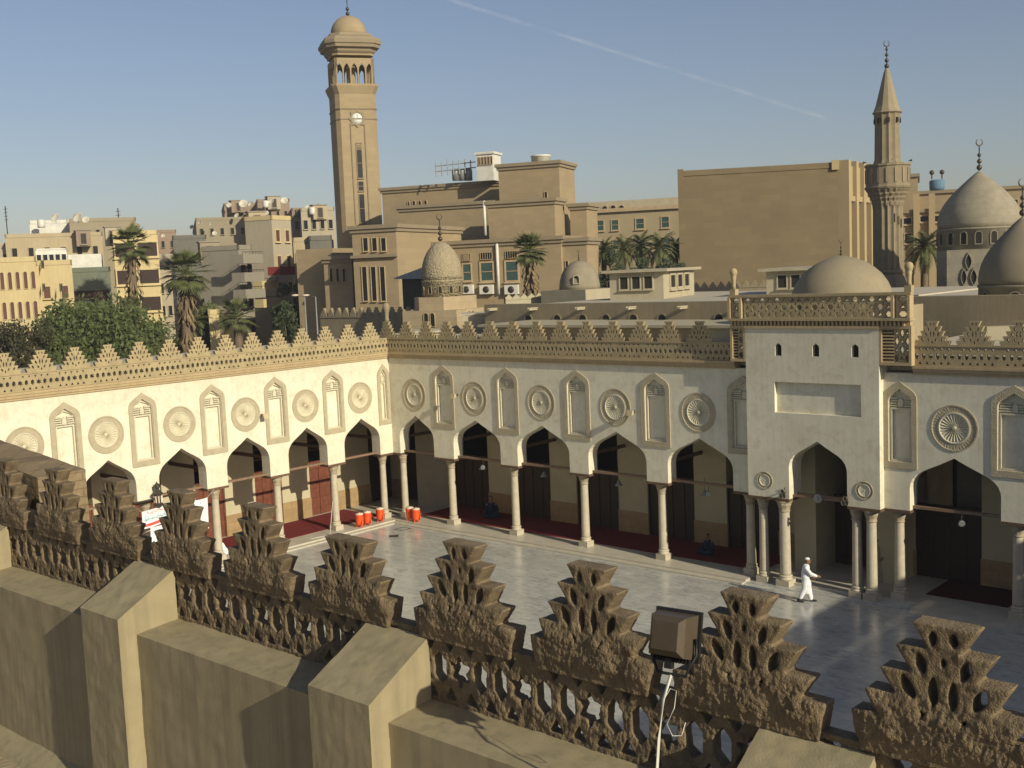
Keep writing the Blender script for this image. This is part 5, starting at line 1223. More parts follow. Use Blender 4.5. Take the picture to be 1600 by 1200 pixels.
d2=dome('mausoleum_dome','large smooth dome cut by the right edge of the photo',1597,51,63,338,443,488,'onion',m=mat('dome_dark_plaster',(0.215,0.185,0.135),col2=(0.17,0.145,0.105),nscale=1.2,bump=0.2),wins=8,fin=1.75,wz=(0.05,0.75))
mb=MB(); x,y,r,z0=d2[1],d2[2],d2[3],d2[5]; mb.prism([(x-3.3,y-2.2),(x+6,y-2.2),(x+6,y+5),(x-3.3,y+5)],-0.3,z0-0.002); mb.build('base',m_roofd,d2[0])
d3=dome('portal_dome','smooth sand coloured pointed dome rising behind the portal balustrade',1315,46,77,399,466,480,'low',m=m_domep,fin=0.72)
mb=MB(); x,y,r,z0=d3[1],d3[2],d3[3],d3[5]; mb.prism([(x-2.4,y-2.4),(x+2.4,y-2.4),(x+2.4,y+2.4),(x-2.4,y+2.4)],8.7,z0-0.002); mb.build('base',m_roofd,d3[0])
# carved small dome
def carve(r,z,a_): return r*(1+0.03*math.sin(9*a_+z*9)*1+0.03*math.sin(9*a_-z*9))
x_=0
d4=dome('carved_dome','small tall dome covered in carved interlace in front of the office building',692,70,31.5,377,437,463,'point',m=mat('carved_dome_stone',(0.37,0.31,0.21),col2=(0.25,0.21,0.14),nscale=4,kind='carved',bump=1.0,bscale=5.5,bdist=0.08),wins=12,fin=1.75,rib=None,seg=96,wz=(0.2,0.62))
t,x,y,r,zs,z0=d4; n_=(CAM-Vector((x,y,0))); n_.z=0; n_.normalize(); e_=Vector((-n_.y,n_.x,0)); al=math.radians(-28); n_=Vector((n_.x*math.cos(al)-n_.y*math.sin(al),n_.x*math.sin(al)+n_.y*math.cos(al),0)); e_=Vector((-n_.y,n_.x,0))
Tb=lambda v:Vector((x,y,0))+e_*v.x+n_*v.y+Vector((0,0,v.z)); R2=1.55
mb=MB(); mb.prism([(-R2,R2*0.55),(-R2*0.55,R2),(R2*0.55,R2),(R2,R2*0.55),(R2,-R2),(-R2,-R2)],5,z0-0.002,0,Tb); mb.build('base',m_block,t)
mb=MB(); mb.prism([(-R2*1.2,R2*1.2),(R2*1.2,R2*1.2),(R2*1.2,-R2*1.2),(-R2*1.2,-R2*1.2)],-0.3,z0-0.8,0,Tb); mb.build('base',m_block,t)
FBs=Face(Vector((x,y,0))+n_*(R2*1.201),e_,n_)
for (cx_,za,zb_,w_) in [(-0.22,-1.75,-0.95,0.14),(0.22,-1.75,-0.95,0.14),(0,-2.9,-2.0,0.15)]: window(FBs,(cx_-w_,z0+za,cx_+w_,z0+zb_),t,arch=True,glass=m_dark,frame=m_block,proud=0.05)
FBs=Face(Vector((x,y,0))+e_*(R2*1.201),-n_,e_)
for (cx_,za,zb_,w_) in [(-0.25,-1.75,-0.95,0.14),(0.25,-1.75,-0.95,0.14)]: window(FBs,(cx_-w_,z0+za,cx_+w_,z0+zb_),t,arch=True,glass=m_dark,frame=m_block,proud=0.05)
d5=dome('plaster_dome','small grey plaster dome on a whitewashed base beside the palm',906,84,32,407,452,457,'round',m=mat('grey_dome_plaster',(0.29,0.25,0.185),bump=0.2),fin=0.9)
t,x,y,r,zs,z0=d5; mb=MB(); mb.prism([(x-2.1,y-2.0),(x+2.1,y-2.0),(x+2.1,y+2),(x-2.1,y+2)],-0.3,z0-0.002+0.25); mb.build('base',m_roofl,t)
F=Face(Vector((x,y,0))+unit(150)*r*0.9,unit(60),unit(150)); 
window(F,(-0.2,z0+0.7,0.2,z0+1.25),t,arch=True,glass=m_dark,frame=m_roofl,proud=0.22)

# ---- mosque roofs behind the shaded wing
ph=thing('prayer_hall','long plain plaster roof wall with drain spouts behind the crenellated wing','building',(5,10,0))
mb=MB(); mb.box((-1.2,8.4,-0.3),(19.5,9.0,10.32)); mb.build('wall',m_roofd,ph)
mb=MB(); mb.box((-1.3,9.0,9.9),(19.5,30,10.12)); mb.build('roof',m_roof,ph)
mb=MB(); mb.box((19.52,11.4,-0.3),(46,12,10.28)); mb.build('wall',m_roofd,ph); mb=MB(); mb.box((19.52,12.0,-0.3),(46,30,10.05)); mb.build('roof',m_roof,ph)
mb=MB(); mb.box((24.5,8.0,8.0),(46,11.4,8.716)); mb.build('roof',m_roof,ph)
mb=MB(); mb.hexa([(26.5,7.0,8.73),(31.5,9.3,8.73),(31.3,9.7,8.73),(26.3,7.4,8.73)],[(26.5,7.0,9.25),(31.5,9.3,9.3),(31.3,9.7,9.3),(26.3,7.4,9.25)]); mb.build('roof_kerb',m_roofl,ph)
mb=MB(); mb.box((32.5,8.5,8.73),(33.0,11.38,9.9)); mb.build('roof_kerb',m_roofl,ph)
mb=MB(); mb.box((2.2,4.2,9.35),(18.6,8.39,9.47)); mb.build('eave_slab',m_roofl,ph)
for x in (2.2+0.4*0,): 
    mb=MB(); mb.box((2.4,4.6,8.7),(18.2,4.75,9.35)); mb.build('lean_to_wall',m_roofd,ph)
mb=MB(); mb.box((14.8,4.45,8.73),(17.9,4.598,9.34)); mb.build('lean_to_panel',m_roofl,ph)
for x in (-0.3,2.6,5.8,9.0,12.0,15.0):
    mb=MB(); mb.box((x-0.07,7.75,10.0),(x+0.07,8.398,10.09)); mb.box((x-0.10,7.75,10.091),(x-0.06,8.398,10.14)); mb.box((x+0.06,7.75,10.091),(x+0.10,8.398,10.14)); mb.build('drain_spout',m_roofl,ph)
for x in (2.0,4.0,5.7,7.2,8.9,10.6,13.8,15.6):
    F=Face((x,8.399,0),Vector((1,0,0)),Vector((0,-1,0))); window(F,(-0.22,9.3,0.22,9.72),ph,arch=True,glass=m_dark,frame=m_roofd,name='vent_arch',proud=0.03)
def clere(label,pxl,pxc,pxr,ytop,ybase,D,az,nl,nr):
    B_=Block(pxl,pxc,pxr,ytop,D,az); zb_=zat(pxc,ybase,D); t=thing('clerestory',label,'clerestory',B_.c,'clerestory boxes on the mosque roof')
    mb=MB(); B_.solid(mb,zb_-1.5,B_.top-0.02); mb.build('walls',m_roofl,t)
    mb=MB(); B_.solid(mb,B_.top,B_.top+0.16,0,0.38); mb.build('roof_slab',mat('slab_edge',(0.42,0.37,0.28),bump=0.4,bscale=15),t)
    h=B_.top-zb_
    for F_,wd,n in ((B_.L,B_.wl,nl),(B_.R,B_.wr,nr)):
        for k in range(n):
            xc=wd*(0.16+0.68*(k+0.5)/n); ww=wd*0.68/n*0.32; window(F_,(xc-ww,zb_+h*0.35,xc+ww,zb_+h*0.83),t,glass=m_dark,frame=m_roofl,proud=0.08)
clere('square plaster clerestory box with six openings on the roof left of the portal',952,1036,1084,424,464,66,-106,3,3)
clere('plaster clerestory box partly hidden behind the dome above the portal',1197,1290,1330,421,462,62,-104,3,2)
# crenellated low wall far behind, repeated small merlons as one wall
def small_wall(label,P0,P1,z,h,step,m):
    P0=Vector(P0);P1=Vector(P1); d=(P1-P0); L=d.length; d.normalize(); n=Vector((d.y,-d.x,0)); 
    t=thing('crenellated_wall',label,'wall',P0)
    T=lambda v:P0+d*v.x+n*v.z+Vector((0,0,v.y))
    mb=MB(); mb.box((0,-0.3,-0.3),(L,z,0),0,T); mb.box((0,z,-0.32),(L,z+0.12,0.04),0,T); mb.build('body',m,t)
    k=0; x=0.3
    while x<L-0.3 and k<100:
        mb=MB(); mb.merge(plate([[(x-0.28,z+0.12),(x-0.28,z+0.12+h*0.4),(x-0.16,z+0.12+h*0.4),(x-0.16,z+0.12+h*0.7),(x-0.07,z+0.12+h*0.7),(x-0.07,z+0.12+h),(x+0.07,z+0.12+h),(x+0.07,z+0.12+h*0.7),(x+0.16,z+0.12+h*0.7),(x+0.16,z+0.12+h*0.4),(x+0.28,z+0.12+h*0.4),(x+0.28,z+0.12)]],0.2),lambda v:T(Vector((v.x,v.y,v.z-0.25)))); mb.build('merlon',m,t); x+=step; k+=1
def g2(px,py,D): v=at(px,py,D); return (v.x,v.y,0)
small_wall('low grey wall with small crenellations left of the carved dome',g2(500,492,78),g2(662,488,72),zat(560,496,76),0.55,0.72,m_roofd)
small_wall('low plaster wall with small crenellations below the palm',g2(790,470,84),g2(884,458,86),zat(830,467,85),0.3,0.62,m_roofl)
small_wall('distant crenellated wall at the foot of the windowless hall',g2(1082,448,96),g2(1300,448,92),zat(1180,449,94),0.45,0.7,m_roofd)
mb=MB(); p=at(604,495,72); finp=thing('corner_finial','round topped stone finial on the corner of the crenellated wall','finial',(p.x,p.y,0)); mb.box((p.x-0.2,p.y-0.2,-0.3),(p.x+0.2,p.y+0.2,p.z-0.3)); mb.lathe([(0.2,p.z-0.3),(0.13,p.z-0.1),(0.15,p.z+0.3),(0.22,p.z+0.55),(0.2,p.z+0.75),(0.08,p.z+0.88),(0,p.z+0.9)],14,(p.x,p.y)); mb.build('post',m_roofd,finp)
# small cream plaster blocks behind the corner of the wings
for (a_,b_,yt,D,lab) in [(640,700,520,58,'low cream plaster roof block just behind the corner of the wings'),(722,783,492,64,'sunlit yellow plaster block right of the carved dome')]:
    q0=at(a_,yt,D); q1=at(b_,yt,D); t=thing('roof_block',lab,'roof block',(q0.x,q0.y,0)); mb=MB(); w_=(q1-q0); w_.z=0
    mb.prism([(q0.x,q0.y),(q1.x,q1.y),(q1.x-w_.y,q1.y+w_.x*1.0),(q0.x-w_.y,q0.y+w_.x)],-0.3,(q0.z+q1.z)/2); mb.build('walls',m_roofl,t)
    mb=MB(); mb.prism([(q0.x-0.1,q0.y-0.1),(q1.x+0.1,q1.y-0.1),(q1.x-w_.y+0.1,q1.y+w_.x+0.1),(q0.x-w_.y-0.1,q0.y+w_.x+0.1)],(q0.z+q1.z)/2+0.001,(q0.z+q1.z)/2+0.1); mb.build('coping',m_roof,t)
t=thing('canvas_canopy','dark canopy with a pale sloping cover left of the carved dome','canopy',at(645,445,80))
q0=at(628,436,82); q1=at(668,436,79); mb=MB(); dn=Vector((0,0,-1))
mb.hexa([q0+dn*2.2,q1+dn*2.2,q1+dn*2.2+Vector((-1,3,0)),q0+dn*2.2+Vector((-1,3,0))],[q0,q1,q1+Vector((-1,3,0)),q0+Vector((-1,3,0))]); mb.build('box',mat('dark_canvas',(0.06,0.065,0.05),bump=0),t)
mb=MB(); mb.hexa([q0+Vector((-0.4,-0.4,0.02)),q1+Vector((0.3,-0.4,0.02)),q1+Vector((-1,3,0.02)),q0+Vector((-1.4,3,0.02))],[q0+Vector((-0.4,-0.4,0.1)),q1+Vector((0.3,-0.4,0.9)),q1+Vector((-1,3,0.9)),q0+Vector((-1.4,3,0.1))]); mb.build('cover',mat('pale_canvas',(0.30,0.34,0.36),bump=0),t)

# ---- city on the left --------------------------------------------------------------
def house(label, pxl,pxc,pxr,ytop,D,az,mL,mR=None,rows=(),winm=None,cat='building',par=0.5,dmin=8,gridL=None,gridR=None,roofs=True,zb=-0.3,ac=0):
    B_=Block(pxl,pxc,pxr,ytop,D,az,dmin=dmin); t=thing('apartment_building',label,cat,B_.c,None)
    mb=MB(); B_.solid(mb,zb,B_.top); mb.build('walls',mL,t)
    if par:
        mb=MB(); q=B_.corners(0.06); z=B_.top
        for i in range(4):
            a_,b_=q[i],q[(i+1)%4]; d=(b_-a_).normalized(); n=Vector((d.y,-d.x,0))
            mb.hexa([a_+Vector((0,0,z+0.001)),b_+Vector((0,0,z+0.001)),b_-n*0.2+Vector((0,0,z+0.001)),a_-n*0.2+Vector((0,0,z+0.001))],[a_+Vector((0,0,z+par)),b_+Vector((0,0,z+par)),b_-n*0.2+Vector((0,0,z+par)),a_-n*0.2+Vector((0,0,z+par))])
        mb.build('roof_parapet',mR or mL,t)
    for F_,wd,g in ((B_.L,B_.wl,gridL),(B_.R,B_.wr,gridR)):
        if not g: continue
        nx,ztop,step,ny,fw,fh,gl,ar=g
        for j in range(ny):
            z1=B_.top-ztop-j*step
            for k in range(nx):
                xc=wd*(k+0.5)/nx; ww=wd/nx*fw/2
                w=window(F_,(xc-ww,z1-fh,xc+ww,z1),t,glass=gl or m_shut,frame=mR or mL,arch=ar,proud=0.12)
    return t,B_
def pl(name,c,**k): return mat(name,c,col2=tuple(x*0.82 for x in c),nscale=0.5,var=0.6,bump=0.2,bscale=8,streak=0.25,**k)
mY=pl('yellow_plaster',(0.56,0.455,0.26)); mYp=pl('pale_yellow_plaster',(0.62,0.50,0.28)); mG=pl('grey_concrete',(0.30,0.27,0.22)); mGr=pl('greenish_panels',(0.16,0.18,0.14)); mBr=pl('pink_brick',(0.32,0.235,0.18)); mBn=pl('brown_render',(0.33,0.28,0.20)); mP=pl('pale_render',(0.44,0.38,0.29)); mO=pl('ochre_render',(0.45,0.37,0.24)); mDg=pl('dark_grey_wall',(0.17,0.16,0.14))
house('yellow building at the left edge with arched brown windows',-60,-55,56,412,112,-65.1,mY,gridR=(9,1.0,3.0,3,0.45,1.7,m_shut,True),dmin=8)
house('yellow building with square brown windows under a glazed roof room',50,56,112,415,116,-62.9,mY,gridR=(2,2.2,2.9,3,0.36,1.2,m_shut,False))
t,B_=house('glazed white roof room on the yellow building',52,55,104,391,118,-62.9,m_white,gridR=(5,0.5,2,1,0.7,1.3,m_glass,False),par=0.15)
t,B_=house('long ochre building with small dark windows behind the yellow ones',4,8,160,372,150,-63.8,mO,gridR=(6,1.4,3,2,0.3,1.1,m_glass,False))
house('white upper storey block with dark openings and dishes on its roof',28,46,112,350,165,-63.1,m_white,gridR=(4,1.6,3,1,0.3,1.6,m_glass,False))
house('brown upper storey block beside the white one',100,108,212,347,162,-61.8,mBn,gridR=(6,1.2,3,1,0.3,1.2,m_glass,False))
house('plain white wall panel above the greenish building',100,106,160,398,130,-61.9,m_white,par=0)
house('building with greenish and brown panel bands between two yellow ones',104,110,172,426,121,-61.8,mGr,gridR=(1,2.0,3.2,3,0.9,1.1,m_screen,False))
tb,BB=house('yellow apartment block with long dark window bands behind the palm',156,176,246,368,128,-60.5,mYp,gridR=(2,0.9,3.1,5,0.86,1.55,m_screen,False),gridL=(1,0.9,3.1,5,0.5,1.6,m_screen,False))
house('small grey and yellow house between the two tall palms',240,246,268,428,140,-59.1,mP,gridR=(2,1.2,2.8,2,0.5,1.2,m_glass,False))
house('pink brick houses far behind the palms',228,232,275,364,210,-59.4,mBr,gridR=(3,1.6,3,3,0.3,1.2,m_glass,False))
house('dark grey building behind the tall palm',262,270,322,374,150,-58.6,mDg,gridR=(3,2,3,3,0.4,1.3,m_glass,False))
house('white flat roofed house low behind the palms',236,240,282,402,190,-59.2,mP,gridR=(3,1.0,2.8,2,0.4,1.2,m_glass,False))
house('grey apartment block with stacked balconies on its right side',314,372,392,390,120,-110,mG,gridR=(2,1.6,3.0,4,0.75,1.4,m_screen,False))
house('tall pale apartment block with a yellow windowed right side',382,424,454,343,130,-108,mP,mYp,gridR=(2,1.2,3.0,5,0.4,1.3,m_shut,False))
house('brown block with dishes at the top of the far hill',346,350,400,322,205,-57.0,mBr,gridR=(4,1.6,3,3,0.3,1.1,m_glass,False))
house('long brown house on the far hill behind the grey block',300,306,386,345,195,-57.9,mBn,gridR=(5,1.4,3,3,0.3,1.1,m_glass,False))
house('brick house with a dark chimney block behind the pale apartment block',395,402,452,316,190,-56.0,mBr,gridR=(4,1.6,3,3,0.3,1.1,m_glass,False))
house('reddish brick house near the clock tower',448,456,482,330,175,-54.9,mBr,gridR=(2,1.6,3,5,0.4,1.2,m_glass,False))
house('pale house with balconies just left of the clock tower',462,470,522,330,170,-54.6,mP,gridR=(4,1.4,3,4,0.45,1.3,m_glass,False))
house('yellowish house with dark shop windows low left of the office',452,458,486,378,135,-54.8,mO,gridR=(2,1.4,3,4,0.5,1.4,m_screen,False))
house('dark grey house against the left side of the office building',476,484,518,376,118,-54.3,mDg,gridR=(2,1.4,3,3,0.4,1.3,m_glass,False))
house('pale low house row filling the far street at the left',-30,-25,50,385,190,-64.5,mP,gridR=(6,1.4,3,2,0.35,1.2,m_glass,False))
house('small ochre hut with a sunlit wall behind the low palm',318,326,342,492,108,-57.5,mYp)
# balconies on the grey block and shop awning
for (px,py,D,w_,lab) in [(384,412,119,3.4,'upper concrete balcony of the grey apartment block'),(386,440,119,3.4,'middle concrete balcony of the grey apartment block'),(388,466,119,3.4,'lower concrete balcony of the grey apartment block'),(412,452,128,3.2,'upper railed balcony of the pale apartment block'),(414,480,128,3.2,'lower railed balcony of the pale apartment block'),(438,430,128,3,'red and black awning balcony on the tall pale block')]:
    p=at(px,py,D); e=unit(-18); n=unit(72); t=thing('balcony',lab,'balcony',p)
    T=(lambda p,e,n:(lambda v:p+e*v.x+n*v.z+Vector((0,0,v.y))))(p,e,n)
    mb=MB(); mb.box((-w_/2,0,-0.6),(w_/2,0.15,1.0),0,T); mb.box((-w_/2,0.151,0.9),(w_/2,0.95,1.0),0,T); mb.box((-w_/2,0.151,-0.6),(-w_/2+0.1,0.95,0.899),0,T); mb.box((w_/2-0.1,0.151,-0.6),(w_/2,0.95,0.899),0,T); mb.build('slab',mG if 'grey' in lab else (mat('awning_red',(0.30,0.05,0.04),bump=0) if 'red' in lab else mYp),t)
    mb=MB()
    for k in range(7): mb.tube([T(Vector((-w_/2+w_*k/6,0.95,0.95))),T(Vector((-w_/2+w_*k/6,1.2,0.95)))],0.025,4)
    mb.tube([T(Vector((-w_/2,1.2,0.95))),T(Vector((w_/2,1.2,0.95)))],0.03,4); mb.build('railing',m_metal,t)
# dishes
DL=[(87,338,160,1.3,'largest dish, on a pole on the white roof block'),(122,338,158,1.5,'big dish in the middle of the roof of the brown block'),(108,342,160,0.9,'smaller dish left of the big middle one'),(134,341,158,1.0,'dish just right of the big middle one'),
    (358,318,203,1.0,'leftmost dish on the far brown block'),(380,316,200,1.5,'big dish on the far brown block'),(392,316,200,1.2,'dish beside the big one on the far brown block'),(424,312,188,1.1,'pale dish on the brick house roof'),(444,311,186,1.2,'tallest dish on the brick house roof'),
    (312,345,192,0.9,'left dish on the long brown house'),(330,347,193,0.8,'second dish on the long brown house'),(370,334,195,0.9,'white dish on the hill below the big ones'),(246,364,205,0.9,'dish on the pink brick house'),(255,366,205,0.7,'small dish on the pink brick house'),(335,362,190,0.8,'dish low behind the grey block'),(300,352,200,0.8,'small dish at the left end of the long brown house'),(416,330,185,0.8,'dish on the brown wall by the pale block'),(481,322,172,0.9,'dish by the clock tower')]
for (px,py,D,r_,lab) in DL: dish(at(px,py+3,D)-Vector((0,0,r_*0.6)),r_*0.5,150+rs.uniform(-25,25),'satellite dish: '+lab)
for (px,py,D,h_,lab) in [(8,322,190,9,'tall thin lattice mast at the far left'),(184,325,175,5,'thin aerial above the brown roof block'),(497,318,172,3,'thin aerial beside the clock tower')]:
    p=at(px,py,D); mb=MB(); mb.tube([p,p-Vector((0,0,h_))],0.09,4)
    for k in range(4): mb.tube([p-Vector((0.7,0,0.5+k*0.6)),p+Vector((0.7,0,-0.5-k*0.6))],0.04,4)
    tag(mb.build('aerial',m_metal),lab,'aerial')
# rooftop water tanks and roof sheds on the hill
for k,(px,py,D,lab) in enumerate([(415,316,188,'white roof tank left of the brick house chimney'),(466,330,173,'dark roof shed near the clock tower'),(488,326,170,'pale roof tank near the clock tower'),(212,352,160,'small roof shed at the right end of the brown block'),(64,346,163,'white tank on the white roof block')]):
    p=at(px,py,D); mb=MB(); mb.lathe([(0.5,p.z-0.9),(0.52,p.z-0.6),(0.52,p.z+0.15),(0.35,p.z+0.27),(0,p.z+0.3)],12,(p.x,p.y)); tag(mb.build('roof_tank',[m_white,mDg,m_white,mBn,m_white][k]),lab,'roof tank')
for (px,py,D,e,lab) in [(66,419,115.6,0,'air conditioner high on the yellow square windowed house'),(68,455,115.6,0,'left lower air conditioner on the yellow house'),(95,455,115.6,0,'right lower air conditioner on the yellow house')]:
    ac_unit(at(px,py,D),unit(-75),unit(15+180-90-0),lab,1.2)

for k,(px,py,D,lab) in enumerate([(130,366,152,'small brick stair hut on the long ochre roof'),(176,362,130,'stair hut on the roof of the yellow banded block'),(328,386,122,'stair hut on the grey apartment block roof'),(402,338,134,'stair hut on the tall pale block roof'),(372,318,204,'hut on the far brown block'),(428,312,190,'hut on the far brick house'),(20,384,190,'hut on the far left pale roofs'),(500,326,170,'hut on the roofs beside the clock tower')]):
    p=at(px,py,D); t=thing('stair_hut',lab,'roof hut',(p.x,p.y,p.z-1.4),'stair huts on the city roofs'); e=unit(25); n=unit(115); w_=rs.uniform(1.6,2.6)
    mb=MB(); q=Vector((p.x,p.y,0))-e*w_/2; cuboid(mb,q,e,n,w_,w_*0.9,p.z-1.6,p.z+0.5); mb.build('walls',[mBr,mP,mBn,mO][k%4],t)
    mb=MB(); cuboid(mb,q-e*0.12+n*0.12,e,n,w_+0.24,w_*0.9+0.24,p.z+0.502,p.z+0.64); mb.build('roof',mG,t)
    F=Face(Vector((p.x,p.y,0)),e,n); window(F,(-0.35,p.z-1.3,0.35,p.z+0.1),t,glass=m_screen,frame=mG,name='door')
# ---- trees, palms
def crown(mb, c, rx, rz, n, leaf, seed, dens=0.55):
    r_=random.Random(seed); cl=[]
    for _ in range(max(6,int(n/140))):
        a_=r_.uniform(0,2*PI); q=r_.random()**0.5; zz=r_.uniform(-0.6,0.85); q*=math.sqrt(max(0.05,1-zz*zz*0.8))
        cl.append((Vector((math.cos(a_)*q*rx,math.sin(a_)*q*rx,zz*rz)),r_.uniform(0.2,0.42)*rx))
    for k in range(n):
        cc,cr_=r_.choice(cl); d=Vector((r_.gauss(0,1),r_.gauss(0,1),r_.gauss(0,0.8))).normalized()
        p=c+cc+d*cr_*r_.uniform(0.55,1.05); a_=Vector((r_.gauss(0,1),r_.gauss(0,1),r_.gauss(0,1))).normalized(); b_=a_.orthogonal().normalized(); w=leaf*r_.uniform(0.6,1.3)
        mb.add([p-a_*w,p+b_*w*0.45,p+a_*w,p-b_*w*0.45],[(0,1,2,3)])
def tree(label,p,h,rx,rz,n,leaf,m=m_leaf,seed=1,name='broadleaf_tree'):
    p=Vector(p); t=thing(name,label,'tree',p,'trees in the street beyond the mosque'); r_=random.Random(seed)
    mb=MB(); mb.tube([p,p+Vector((0.1,0,h*0.3)),p+Vector((0.2,0.1,h*0.6))],[0.35,0.28,0.15],8)
    for k in range(7):
        a_=k*0.9; mb.tube([p+Vector((0.1,0,h*(0.3+0.04*k))),p+Vector((math.cos(a_)*rx*0.35,math.sin(a_)*rx*0.35,h*0.6)),p+Vector((math.cos(a_)*rx*0.7,math.sin(a_)*rx*0.7,h*0.8))],[0.14,0.09,0.03],5)
    mb.build('trunk',m_trunk,t)
    mb=MB(); crown(mb,p+Vector((0,0,h-rz)),rx,rz,n,leaf,seed); mb.build('crown',m,t,fix=False)
def palm(label,p,h,R,nf,seed,skirt=0.0,fan=False,name='palm_tree',trunk=0.3):
    p=Vector(p); r_=random.Random(seed); t=thing(name,label,'palm',p,'palm trees around the mosque')
    lean=Vector((r_.uniform(-0.3,0.3),r_.uniform(-0.3,0.3),0)); top=p+Vector((0,0,h))+lean
    mb=MB(); pts=[p+lean*(k/12)**2+Vector((0,0,h*k/12)) for k in range(13)]
    mb.tube(pts,[trunk*(1.25-0.35*k/12+(0.06 if k%2 else 0)) for k in range(13)],10); 
    if skirt: 
        for k in range(int(170*skirt)):
            zz=r_.uniform(h*(1-skirt*0.6),h); a_=r_.uniform(0,2*PI); q=p+lean*(zz/h)**2+Vector((0,0,zz)); d=Vector((math.cos(a_),math.sin(a_),0))
            l=r_.uniform(0.7,1.5)*R*0.35; mb.add([q+d*trunk*0.8,q+d*(trunk+l*0.45)+Vector((0,0,-l*0.8))+Vector((-d.y,d.x,0))*0.12,q+d*(trunk+l*0.35)+Vector((0,0,-l*1.15)),q+d*(trunk+l*0.45)+Vector((0,0,-l*0.8))-Vector((-d.y,d.x,0))*0.12],[(0,1,2,3)],1)
    mb.build('trunk',[m_trunk,m_dead],t,fix=False)
    mb=MB()
    for k in range(nf):
        a_=2.399*k+r_.uniform(-0.2,0.2); el=math.radians(82-125*(k/nf)**0.85)+r_.uniform(-0.12,0.12); d=Vector((math.cos(a_),math.sin(a_),0)); s_=Vector((-d.y,d.x,0))
        L=R*r_.uniform(0.85,1.1); pt=[]; q=Vector(top); e_=el
        for j in range(9): pt.append(q.copy()); q=q+(d*math.cos(e_)+Vector((0,0,math.sin(e_))))*L/8; e_-= (0.16 if not fan else 0.05)
        mb.tube([pt[0],pt[3],pt[8]],[0.05,0.035,0.012],4)
        if fan:
            c_=pt[4]; dd=(pt[5]-pt[4]).normalized()
            for j in range(15):
                f_=(j-7)/7*1.35; v=(dd*math.cos(f_)+s_*math.sin(f_)).normalized(); l=L*0.52*r_.uniform(0.8,1.1)*(1-0.15*abs(f_)); w_=dd.cross(s_).cross(v)*0.055*R/2
                mb.add([c_,c_+v*l*0.5+w_,c_+v*l+Vector((0,0,-0.16*l)),c_+v*l*0.5-w_],[(0,1,2,3)])
        else:
            for j in range(26):
                f_=0.12+0.88*j/25; i_=min(7,int(f_*8)); u_=f_*8-i_; c_=pt[i_].lerp(pt[i_+1],u_) if i_<8 else pt[8]; dd=(pt[i_+1]-pt[i_]).normalized()
                for q_ in (-1,1):
                    v=(s_*q_*0.8+dd*0.6+Vector((0,0,-0.25+r_.uniform(-0.15,0.15)))).normalized(); l=L*0.26*math.sin(PI*min(1,f_*0.8+0.18))*r_.uniform(0.8,1.15); w_=dd*0.035*R/2
                    mb.add([c_-w_,c_+w_,c_+v*l],[(0,1,2)])
    mb.build('crown',m_palm,t,fix=False)
def gp(px,py,D): v=at(px,py,D); return v
def palm_px(label,px,ytop,ycrown,D,R,nf,seed,**k):
    c=at(px,ycrown,D); palm(label,(c.x,c.y,-0.3),c.z+0.3,R,nf,seed,**k)
palm_px('tall palm with a dry leaf skirt in front of the banded yellow block',203,355,385,112,2.6,34,1,skirt=0.45,fan=True,trunk=0.38)
palm_px('tall full palm right of the banded yellow block',284,388,428,106,2.9,44,2,skirt=0.8,fan=True,trunk=0.5)
palm_px('low bushy palm in front of the pale apartment block',371,478,496,104,2.2,30,3,fan=True,trunk=0.4)
palm_px('small palm low at the right of the tall full palm',306,484,502,108,2.4,30,4,fan=False,trunk=0.35)
palm_px('palm with a fibrous trunk in front of the office facade',824,365,392,86,1.75,46,5,skirt=0.7,fan=True,trunk=0.34)
palm_px('date palm between the minaret and the pointed dome',1441,366,386,84,2.2,40,6,fan=False,trunk=0.28)
for k,(px,yc,D,R) in enumerate([(940,392,118,2.2),(975,392,116,2.4),(1000,385,117,2.4),(1025,388,115,2.5),(1052,392,118,2.3)]):
    palm_px(['leftmost palm of the row before the pale green windowed building','second palm of the row before the green windowed building','middle palm of the row before the green windowed building','fourth palm of the row before the green windowed building','palm of the row half hidden by the windowless hall'][k],px,0,yc,D,R,34,20+k,fan=False,trunk=0.28)
for k,(px,yt,D,rx,rz,n) in enumerate([(946,395,112,1.9,2.2,1800),(1000,405,110,2.2,2.0,1800),(1042,408,110,1.9,2.0,1500)]):
    c=at(px,yt,D); tree(['dark bush crown under the left palm of the row','dark bush crown under the middle palm of the row','dark bush crown beside the windowless hall'][k],(c.x,c.y,-0.3),c.z+0.3,rx,rz,n,0.22,m_leafd,30+k)
c=at(150,480,104); tree('big round green tree behind the left crenellations',(c.x,c.y,-0.3),c.z+0.3,5.6,3.4,16000,0.24,m_leaf,41)
c=at(212,500,102); tree('right half of the green tree mass, beside the small palm',(c.x,c.y,-0.3),c.z+0.3,2.6,2.2,5000,0.22,m_leaf,47)
c=at(95,508,100); tree('lower green tree left of the big round one',(c.x,c.y,-0.3),c.z+0.3,2.6,2.4,5000,0.22,m_leaf,42)
c=at(35,506,98); tree('dull dark shrub like tree at the left edge',(c.x,c.y,-0.3),c.z+0.3,2.9,2.6,5000,0.18,mat('dry_leaves',(0.07,0.065,0.03),col2=(0.04,0.04,0.02),bump=0),43)
c=at(310,478,112); tree('green tree behind the small palm',(c.x,c.y,-0.3),c.z+0.3,2.3,2.6,3500,0.22,m_leaf,44)
c=at(455,432,112); tree('tall narrow dark tree left of the office building',(c.x,c.y,-0.3),c.z+0.3,1.5,3.6,3500,0.22,m_leafd,45)
c=at(448,470,108); tree('dark tree under the tall narrow one by the lamp posts',(c.x,c.y,-0.3),c.z+0.3,1.9,2.0,3000,0.2,m_leafd,46)
